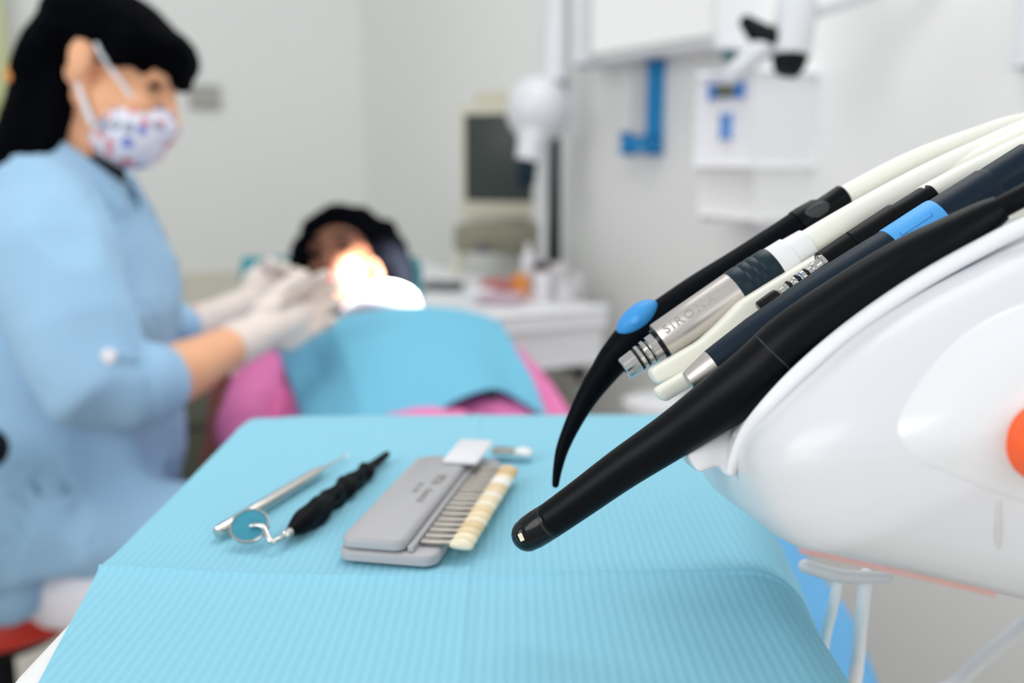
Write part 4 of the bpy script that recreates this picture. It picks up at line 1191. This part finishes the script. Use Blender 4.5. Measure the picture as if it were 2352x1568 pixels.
lettering('lettering', 'SIRONA', None, None, None, None, .0068, M['motortext'], mt, 0, .0001, wrapm, 1.25)

# turbine hose coupling with bare pins
cp = thing('hose_coupling', 'black hose coupling with bare ringed metal pins, no handpiece fitted, third in the holder', 'hose coupling', P(1890, 610, .44))
D = .437
a0, a1 = (1893, 611), (2070, 494)
ptube('sleeve', axt(a0, a1, D, [(-.01, 33), (.0, 36), (.37, 37), (.385, 34.5), (.40, 37), (.93, 36.5), (.955, 35), (.96, 31.5), (1.38, 29.5), (1.41, 26)]), M['brown'], cp, 36, 'flat', 0, 30)
p0, p1 = (1768, 691), (1893, 606)
ptube('pin', axt(p0, p1, D - .002, [(.2, 12), (.28, 12), (.285, 14), (.34, 15), (.345, 11), (.46, 11.5), (.465, 16), (.50, 16), (.505, 13), (.60, 13), (.605, 18), (.66, 18), (.665, 14), (.80, 15), (.805, 20), (.86, 20.5), (.865, 17), (.95, 20), (.97, 25), (1.02, 26)]), M['chrome'], cp, 28, 'flat', 0, 30)
for t, r_ in ((.375, 16.5), (.535, 17.5), (.69, 18.5)):
    ptube('o_ring', axt(p0, p1, D - .002, [(t - .032, r_ - 2), (t - .02, r_), (t + .015, r_), (t + .03, r_ - 2)]), M['gloss'], cp, 24, 'flat', 0, 0, 'black seal')
ptube('blue_band', axt(p0, p1, D - .002, [(.60, 16.2), (.645, 16.2)]), M['lblue'], cp, 24, 'flat', 0, 30, 'blue band')
ptube('end_cap', axt(p0, p1, D - .002, [(-.20, 13), (-.18, 16), (.06, 17), (.14, 16.5), (.17, 13)]), M['gloss'], cp, 28, 'flat', 0, 30, 'black cap on the pins')
ptube('hose', [(2120, 452, D, 25), (2180, 420, .44, 25), (2260, 380, .445, 25), (2400, 320, .45, 25), (2600, 300, .46, 24), (2800, 420, .47, 24), (2860, 700, .46, 24)], M['hose'], cp, 24, 'flat', 5, 0)

# dark blue handpiece with light blue ring
bh = thing('air_scaler', 'dark teal handpiece with light blue band and silver nose, behind the big black one', 'handpiece', P(1900, 660, .42))
D = .418
a0, a1 = (1640, 841), (2278, 428)
ptube('nose', axt(a0, a1, D, [(-.092, 24), (-.089, 27), (-.05, 33), (-.02, 38), (.0, 40.5)]), M['motor'], bh, 36, 'flat', 0, 30, 'silver nose')
ptube('body', axt(a0, a1, D, [(.0005, 41), (.04, 44), (.16, 52), (.36, 57), (.56, 55), (.643, 53)]), M['navy'], bh, 40, 'flat', 0, 30)
bd_ = ptube('band', axt(a0, a1, D, [(.643, 53.5), (.648, 54.5), (.80, 54.5), (.812, 53.5)]), M['lblue'], bh, 40, 'flat', 0, 30, 'light blue band')
hd_ = (P(*a1, D) - P(*a0, D)).normalized(); tc_ = (-FW - hd_ * (-FW).dot(hd_)).normalized(); hu = tc_.cross(hd_)
if hu.z < 0: hu = -hu
RB = 54.6 * D / F
def bandpt(t, ang): return P(*along(a0, a1, t), D) + (tc_ * math.cos(ang) + hu * math.sin(ang)) * (RB + .00005)
tube('groove', [bandpt(.668, .62), bandpt(.666, .45), bandpt(.70, .45), bandpt(.775, .45), bandpt(.777, .62)], [.00016] * 5, M['kblue'], bd_, 6, 'flat', 0, 0)
ptube('end_sleeve', axt(a0, a1, D, [(.812, 51.5), (.985, 50), (.99, 48), (1.0, 46.5), (1.005, 47), (1.14, 46), (1.15, 40)]), M['navy'], bh, 40, 'flat', 0, 30)
ptube('hose', [along(a0, a1, 1.13) + (D, 30), (2480, 300, D, 28), (2700, 330, .43, 27), (2800, 560, .43, 27), (2800, 760, .42, 27)], M['hose'], bh, 24, 'flat', 5, 0)

# intra-oral camera, nearest
ic = thing('intraoral_camera', 'large matte black camera handpiece with rounded tip and small lens window, nearest in the holder', 'handpiece', P(1745, 858, .38))
cam_spec = [(1262, 1196, .427, 41), (1330, 1148, .423, 43.5), (1430, 1076, .417, 48), (1540, 1003, .410, 54), (1620, 947, .404, 61), (1690, 897, .399, 68), (1750, 852, .395, 72), (1830, 776, .390, 69), (1950, 687, .384, 62), (2080, 604, .378, 58), (2190, 543, .373, 50), (2262, 500, .370, 40), (2300, 478, .368, 31)]
ptube('body', cam_spec, M['brown'], ic, 44, 'flat', 8, 0)
ptube('tip', [(1213, 1227, .430, 39), (1222, 1221, .4295, 41), (1240, 1209, .4285, 42), (1258, 1198, .4275, 41.5)], M['gloss'], ic, 44, 'round', 0, 0, 'rounded glossy tip')
ptube('tip_joint', [(1256.5, 1199.2, .4275, 40.5), (1261.5, 1196, .427, 41.2)], M['seam'], ic, 44, 'flat', 0, 0)
# lens window on the tip
tn = -FW
lc_ = P(1204, 1229, .430 - .0074)
lx = (RT * .9 + UPV * .4).normalized(); lx = (lx - tn * lx.dot(tn)).normalized(); ly = tn.cross(lx)
lens = ell('lens_window', P(1207, 1228, .430 - .0050), (.0045, .0045, .0028), M['gloss'], ic, (lx, ly, tn), 28, 18)
lp = P(1197, 1233.5, .430 - .0078)
box('lamp', lp, (.0019, .0034, .0007), M['led'], lens, (lx, ly, tn), .0002, 1, 'cream rectangular lamp chip')
ptube('body_joint', [(1786, 818, .3926, 71.6), (1788, 816, .3925, 71.6)], M['seam'], ic, 44, 'flat', 0, 0)
ptube('cable', [(2290, 483, .368, 25), (2340, 455, .366, 26), (2450, 405, .365, 26), (2600, 380, .37, 26), (2760, 460, .38, 26), (2800, 700, .38, 26)], M['black'], ic, 28, 'flat', 5, 0)

# ------------------------------------------------------------------ light
w = bpy.data.worlds.new('world'); S.world = w; w.use_nodes = True
bg = w.node_tree.nodes['Background']; bg.inputs['Color'].default_value = (.93, .97, 1, 1); bg.inputs['Strength'].default_value = .66


def area(name, loc, target, size, power, col=(1, 1, 1)):
    l = bpy.data.lights.new(name, 'AREA'); l.shape = 'RECTANGLE'; l.size, l.size_y = size; l.energy = power; l.color = col
    o = bpy.data.objects.new(name, l); C.objects.link(o); o.location = loc
    o.rotation_euler = (Vector(target) - Vector(loc)).to_track_quat('-Z', 'Y').to_euler()
    return o
area('window_light', (-1.9, -.9, 2.1), (0, 1.2, .9), (1.6, 1.5), 33, (1, .99, .97))
area('window_light', (1.1, -1.6, 1.7), (.5, 1.3, .6), (1.4, 1.4), 13, (1, .99, .97))  # unseen light added to lift the lower right wall; shell highlight suggests it
area('ceiling_lamp', (.1, 1.6, 2.75), (0, 1.7, .8), (1.4, 1.4), 19, (1, .99, .97))
sl = bpy.data.lights.new('treatment_lamp', 'SPOT'); sl.energy = 5200; sl.spot_size = math.radians(6.8); sl.spot_blend = .12; sl.shadow_soft_size = .03; sl.color = (1, .97, .92)
so = bpy.data.objects.new('treatment_lamp', sl); C.objects.link(so); so.location = (.15, .95, 1.95)
so.rotation_euler = (P(894, 644, 1.88) - Vector(so.location)).to_track_quat('-Z', 'Y').to_euler()

S.view_settings.view_transform = 'Standard'; S.view_settings.look = 'None'; S.view_settings.gamma = 1; S.view_settings.exposure = 0.0
S.view_settings.use_curve_mapping = False
S.cycles.use_denoising = True
S.cycles.max_bounces = 8
